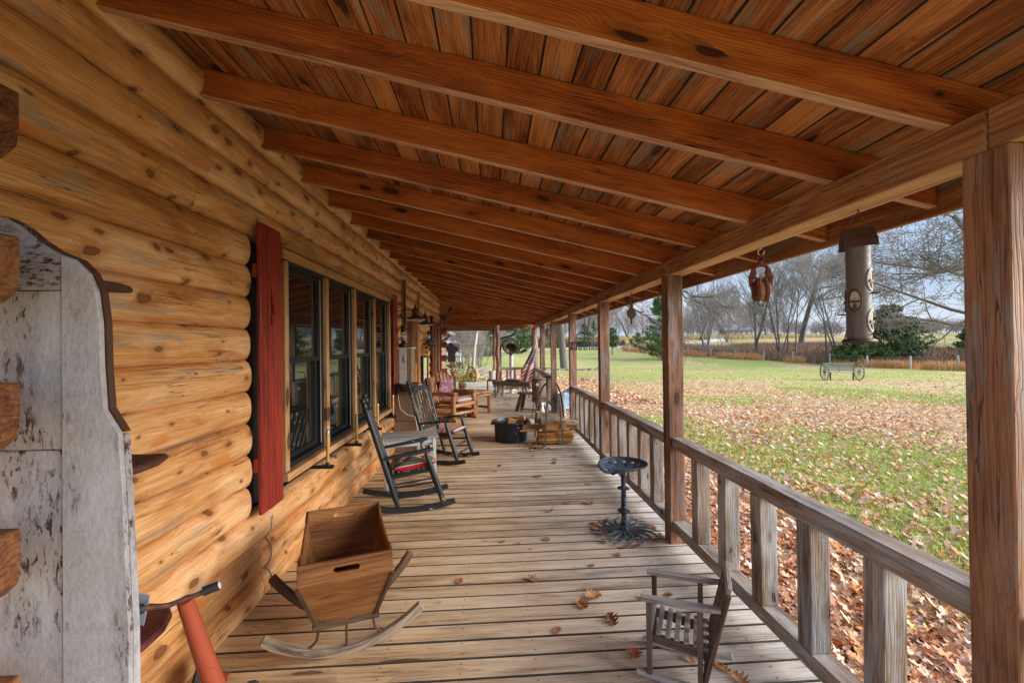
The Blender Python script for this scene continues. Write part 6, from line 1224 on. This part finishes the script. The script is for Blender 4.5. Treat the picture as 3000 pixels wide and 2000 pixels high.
n = 60000; x = rs.uniform(22, 60, n); y = rs.uniform(40, 74, n); fx = np.interp(y, [q[1] for q in FP][0:], [q[0] for q in FP]); k = (x > fx+1.2) & (vnoise(x, y, 6, 6)+.2 > .40); blades('brown_thicket', x[k], y[k], .95, .035, M['brush'], 'low brown brush filling the hollow behind the fence', 'brush', lean=.5)
n = 45000; x = rs.uniform(-30, 26, n); y = rs.uniform(84, 104, n); blades('mauve_brush', x, y, 1.2, .05, M['brush'], 'pinkish brown brush strip beyond the far lawn', 'brush', lean=.35)
n = 40000; x = rs.uniform(-40, 90, n); y = rs.uniform(112, 140, n); blades('orange_field_grass', x, y, .8, .07, M['fieldgrass'], 'tall orange grass field beyond the yard', 'grass', lean=.3)
# ---- wire fence
t = thing('wire_fence', 'grey posted wire fence running across the yard to the far drive', 'fence', (0, 0, 0))
pz = []
for i, (x, y) in enumerate(FP):
    z = float(gz(x, y)); mb = MB(); hh = 1.18+random.uniform(-.06, .08); lx = random.uniform(-.05, .05); mb.tube([(x, y, z-.2), (x+lx*.5, y, z+hh*.5), (x+lx, y, z+hh)], [.08, .075, .07], 7); mb.build('post', M['cedarpost'], t, smooth=True); pz.append((x, y, z))
for k in range(4):
    mb = MB(); mb.tube([(x, y, z+.25+.26*k+.01*math.sin(i*3+k)) for i, (x, y, z) in enumerate(pz)], .008, 4); mb.build('wire', M['steel'], t)
for sx, y, hh in ((1842, 64, 1.15), (1894, 61, 1.25)): x = at(sx, y); z = float(gz(x, y)); mb = MB(); mb.tube([(x, y, z-.2), (x+.05, y, z+hh)], .06, 7); mb.build('post', M['cedarpost'], t, smooth=True)
# ---- wagon wheel bench
def wagon_wheel(par, M0, r_=.46, n=12, mat='iron'):
    w_ = bpy.data.objects.new('wheel', None); C.objects.link(w_); w_.parent = par; w_.matrix_local = M0
    mb = MB(); mb.path([(r_*math.cos(2*math.pi*i/32), r_*math.sin(2*math.pi*i/32), 0) for i in range(32)], [(-.018, -.03), (.018, -.03), (.018, .03), (-.018, .03)], closed=True, upv=(0, 0, 1)); mb.build('rim', M[mat], w_)
    mb = MB(); mb.lathe([(0, -.09), (.05, -.08), (.06, 0), (.05, .08), (0, .09)], 12); mb.build('hub', M[mat], w_, smooth=True)
    for i in range(n): a = 2*math.pi*i/n; mb = MB(); mb.tube([(.04*math.cos(a), .04*math.sin(a), 0), (r_*math.cos(a), r_*math.sin(a), 0)], .013, 5); mb.build('spoke', M[mat], w_)
    return w_
bx, by = 20.05, 24.5; t = thing('wheel_bench', 'garden bench with old iron wagon wheels for ends, out on the lawn', 'bench', (bx, by, float(gz(bx, by))), R(-11))
for s_ in (-1, 1): wagon_wheel(t, Matrix.Translation((s_*.90, 0, .47)) @ Matrix.Rotation(R(90), 4, 'Y'), mat='greyiron')
for k in range(5): mb = MB(); mb.box((0, .24+.03*k, .56+.095*k), (1.66, .02, .075)); mb.build('back_slat', M['darkgreen'] if 'darkgreen' in M else M['greywood'], t)
for k in range(4): mb = MB(); mb.box((0, -.20+.11*k, .47), (1.66, .09, .025)); mb.build('seat_slat', M['greywood'], t)
for x in (-.75, 0, .75): mb = MB(); mb.bar((x, .22, .45), (x, .40, 1.02), .04, .02, (0, 1, 0)); mb.build('support', M['iron'], t)
for x in (-.6, .6): mb = MB(); mb.bar((x, 0, .45), (x, 0, 0), .05, .05); mb.build('leg', M['iron'], t)
# ---- farm bell
t = thing('farm_bell', 'bronze farm bell in a round iron yoke on a wooden post past the railing', 'bell', (.80, 18.0, 0))
Mt = Matrix.Translation((0, 0, 1.70)) @ Matrix.Rotation(R(-48), 4, 'X') @ Matrix.Scale(1.16, 4)
mb = MB(); mb.lathe([(.0, .16), (.07, .155), (.10, .12), (.125, .03), (.16, -.06), (.215, -.13), (.225, -.15), (.21, -.15), (.15, -.05), (.10, .08), (0, .12)], 28, Mt); mb.build('bell', M['bell'], t, smooth=True)
mb = MB(); mb.lathe([(0, -.14), (.03, -.12), (.012, -.08), (.012, .1), (0, .1)], 10, Mt); mb.build('clapper', M['iron'], t, smooth=True)
mb = MB(); mb.tube([(.325*math.sin(q), 0, 1.70-.345*math.cos(q)) for q in np.linspace(-2.0, 2.0, 25)], .026, 8); mb.box((0, 0, 1.27), (.12, .10, .20)); mb.build('yoke', M['iron'], t, smooth=False)
mb = MB(); mb.tube([(-.33, 0, 1.84), (-.20, 0, 1.86), (-.12, 0, 1.95), (0, 0, 1.97), (.12, 0, 1.95), (.20, 0, 1.86), (.33, 0, 1.84)], [.03, .022, .025, .028, .025, .022, .03], 8); mb.build('crown_bar', M['iron'], t, smooth=True)
mb = MB(); mb.tube([(0.02, 0, 1.28), (0.02, 0, .4), (.03, 0, -.8)], [.085, .09, .09], 10); mb.build('post', M['greywood'], t, smooth=True)
# ---- downspouts
def pipe(pts, r_, label, mat='darksteel'): mb = MB(); mb.tube(pts, r_, 8); return tag(mb.build('downspout', M[mat], None, smooth=False), label, 'downspout', 'black downspouts')
pipe([(1.02, 18.05, 2.34), (.98, 18.05, 2.18), (.86, 18.05, 2.08), (.50, 18.05, 2.0), (.385, 18.05, 1.93), (.375, 18.05, 1.8), (.375, 18.05, .0)], .045, 'black downspout with an elbow beside the round log post beyond the bench')
pipe([(2.08, 15.6, 2.28), (1.98, 16.1, 2.20), (1.86, 16.25, 2.10), (1.84, 16.3, 1.9), (1.84, 16.3, -.4)], .05, 'dark blue downspout behind the far corner log post')
# ---- shed eave, van, garden things
sh_ = thing('garden_shed', 'neighbouring low building with a shingled eave past the house corner', 'shed', (-3.6, 21.5, -.4))
mb = MB(); mb.box((0, 0, 1.3), (2.6, 3, 2.6)); mb.build('wall', M['cabbrown'], sh_); mb = MB(); mb.prism([(-1.9, 2.5), (1.75, 2.62), (1.78, 2.72), (0, 3.5), (-1.9, 3.4)], 3.6, Matrix.Translation((0, 1.8, 0)) @ Matrix.Rotation(R(90), 4, 'X')); mb.build('roof', M['asphaltroof'], sh_)
mb = MB(); mb.tube([(1.75, -1.7, 2.66), (1.72, -1.7, 2.48), (1.60, -1.7, 2.38), (1.36, -1.7, 2.30), (1.34, -1.7, 2.1), (1.34, -1.7, 0)], .05, 8); mb.build('downspout', M['darksteel'], sh_, smooth=True)
v = thing('parked_van', 'white van parked behind the bare shrubs at the far left', 'van', (at(1316, 39), 39, float(gz(0, 39))), R(6))
mb = MB(); pr = [(-2.4, .35), (-2.45, .9), (-2.2, 1.15), (-1.5, 1.95), (-1.2, 2.15), (2.3, 2.15), (2.45, 1.9), (2.45, .35)]; mb.prism(pr, 1.9, Matrix(((0, 0, 1, -.95), (1, 0, 0, 0), (0, 1, 0, 0), (0, 0, 0, 1)))); mb.build('body', M['vanwhite'], v, bevel=.08)
mb = MB(); mb.add([(-.8, -1.56, 1.93), (.8, -1.56, 1.93), (.85, -2.19, 1.20), (-.85, -2.19, 1.20)], [(0, 1, 2, 3)]); mb.build('windscreen', M['carglass'], v, smooth=False)
for s_ in (-1, 1):
    mb = MB(); mb.box((s_*.955, .1, 1.55), (.012, 3.2, .5)); mb.build('side_window', M['carglass'], v); mb = MB(); mb.box((s_*.68, -2.44, .85), (.36, .05, .18)); mb.build('headlight', M['galv'], v)
    for y in (-1.6, 1.5):
        mb = MB(); mb.lathe([(.0, -.1), (.33, -.1), (.36, -.06), (.36, .08), (.2, .11), (0, .1)], 20, Matrix.Translation((s_*.88, y, .36)) @ Matrix.Rotation(R(90), 4, 'Y')); mb.build('wheel', M['tyre'], v, smooth=True)
mb = MB(); mb.box((0, -2.47, .75), (1.0, .03, .28)); mb.build('grille', M['carglass'], v)
x, y = at(1390, 22), 22; z = float(gz(x, y)); t = thing('birdhouse_pole', 'leaning weathered trunk pole with a small birdhouse on top', 'birdhouse', (x, y, z))
mb = MB(); mb.tube([(-.10, 0, -.3), (-.06, 0, .9), (.02, .02, 1.7), (.14, 0, 2.45)], [.10, .09, .08, .075], 9); mb.build('trunk', M['greywood'], t, smooth=True)
mb = MB(); mb.box((.14, 0, 2.47), (.52, .34, .03)); mb.box((.10, 0, 2.63), (.20, .18, .30)); mb.build('house', M['cabwhite'], t); mb = MB(); [mb.bar((.10, 0, 2.88), (.10+s_*.22, 0, 2.74), .02, .26, (0, 1, 0)) for s_ in (-1, 1)]; mb.build('roof', M['greywood'], t); mb = MB(); mb.tube([(.10, -.10, 2.65), (.10, -.095, 2.65)], .03, 10); mb.build('entrance', M['dark'], t)
mb = MB(); mb.box((0, 0, 1.72), (1.5, .03, .03)); mb.build('crossarm', M['leafgreen'], t)
x, y = at(1380, 21), 20.9; t = thing('wagon_wheel', 'old iron wagon wheel standing in the garden bed', 'wheel', (x, y, float(gz(x, y))+.33), R(35)); wagon_wheel(t, Matrix.Rotation(R(90), 4, 'Y'), .40, 14, 'rust')
t = thing('rail_pile', 'heap of silver split rails lying in the garden leaves', 'rail pile', (-1.0, 22.6, float(gz(-1, 22.6))))
for k, (p0, p1) in enumerate([((-1.0, -.6, .12), (.95, .1, .62)), ((-1.0, -.3, .28), (1.0, .2, .30)), ((-.9, -.5, .06), (1.1, -.1, .14)), ((-1.0, .1, .18), (.9, .3, .42)), ((-.7, -.7, .04), (1.2, -.5, .08)), ((-1.1, -.1, .42), (.2, .1, .45)), ((-.2, -.2, .25), (1.3, .2, .2))]): mb = MB(); mb.bar(p0, p1, .11, .08, (0, 0, 1), .09, .06); mb.build('rail', M['splitrail'], t, bevel=.01)
x, y = at(1386, 20), 21.5; mb = MB(); mb.lathe([(.09, 0), (.13, .2), (.15, .2), (.15, .26), (0, .25)], 16, c=(x, y, float(gz(x, y))+.25)); tag(mb.build('clay_pot', M['terracotta'], None, smooth=True), 'terracotta pot before the split rail heap', 'pot')
mb = MB(); mb.lathe([(.10, 0), (.08, .26), (0, .26)], 12, c=(x, y, float(gz(x, y))-.0)); tag(mb.build('pot_stand', M['terracotta'], None, smooth=True), 'clay stand under the terracotta pot', 'stand')
rs2 = np.random.RandomState(3); P_ = np.stack([rs2.normal(0, .28, 900)-1.15, rs2.normal(0, .28, 900)+21.7, np.abs(rs2.normal(.15, .18, 900))+gz(-1.15, 21.7)], 1)
t = thing('garden_plant', 'yellowing bushy plant in the garden bed by the birdhouse', 'plant', (0, 0, 0)); quads('foliage', P_, .05, M['grass'], t, rs2); 
mb = MB(); mb.add([(-.3, 0, 0), (.15, 0, -.05), (.42, .05, .5), (.22, .05, .62)], [(0, 1, 2, 3)], Matrix.Translation((-1.0, 21.9, -.1))); mb.build('marker', M['terracotta']) if False else None
# stones round the yard oak
t = thing('stone_edging', 'ring of loose field stones edging the yard oak', 'stones', (0, 0, 0), kind=None); ox, oy = at(1652, 40.5), 40.5; sp = MB()
for k in range(120):
    a = math.pi*(1.04+.92*k/119); r_ = 2.9+random.gauss(0, .22); x, y = ox+.6+r_*1.15*math.cos(a), oy-0+r_*math.sin(a)*.75; s_ = random.uniform(.10, .22); z = float(gz(x, y))+random.uniform(0, .15)
    sp.lathe([(0, -s_*.5), (s_*.8, -s_*.3), (s_, 0), (s_*.7, s_*.35), (0, s_*.42)], 6, Matrix.Translation((x, y, z)) @ Matrix.Rotation(random.random()*6, 4, 'Z') @ Matrix.Rotation(random.uniform(-.4, .4), 4, 'X'), jit=.15)
so_ = sp.build('stone', M['stone'], t); so_['kind'] = 'stuff'
# stock tank, barrels, farmhouse
x, y = at(2068, 62), 62; z = float(gz(x, y)); t = thing('stock_tank', 'ribbed galvanised stock tank beside the fence', 'stock tank', (x, y, z), R(-30))
mb = MB(); mb.box((0, 0, .36), (1.9, .9, .68)); mb.build('body', M['galv'], t, bevel=.05)
for k in range(4): mb = MB(); mb.box((0, 0, .12+.17*k), (1.93, .93, .035)); mb.build('rib', M['pewter'], t)
mb = MB(); mb.lathe([(.36, 0), (.36, .6), (0, .6)], 18, c=(1.3, 0, 0)); tag(mb.build('dark_barrel', M['galvblue'], None, smooth=True), 'dark blue barrel at the right end of the stock tank', 'barrel').location = (x, y, z)
for sx, y, hz_, lb in ((2062, 72, .9, 'small bright blue box beyond the stock tank'), (1338, 76, 1.3, 'bright blue barrel far off at the field edge, left')):
    x = at(sx, y); mb = MB(); mb.box((0, 0, hz_/2), (.45, .45, hz_*.55)); mb.tube([(0, 0, -.3), (0, 0, hz_*.3)], .05, 6); m_ = M.get('blue') or plain('bright_blue_plastic', (.03, .22, .62), .5); M['blue'] = m_; o = tag(mb.build('blue_box', m_), lb, 'box'); o.location = (x, y, float(gz(x, y))+.3)
x, y = at(2155, 168), 168; t = thing('farmhouse', 'low grey farmhouse far off under the bare trees', 'house', (x, y, float(gz(x, y))-.3), R(-10))
mb = MB(); mb.box((0, 0, 1.2), (10, 6, 2.4)); mb.build('wall', M['stone'], t); mb = MB(); mb.prism([(-3.6, 2.4), (3.6, 2.4), (0, 3.5)], 10.6, Matrix(((0, 0, 1, -5.3), (1, 0, 0, 0), (0, 1, 0, 0), (0, 0, 0, 1)))); mb.build('roof', M['galv'], t)
for k in range(5): mb = MB(); mb.box((-4+2*k, -3.02, 1.3), (.9, .06, 1.0)); mb.build('window', M['white'], t)
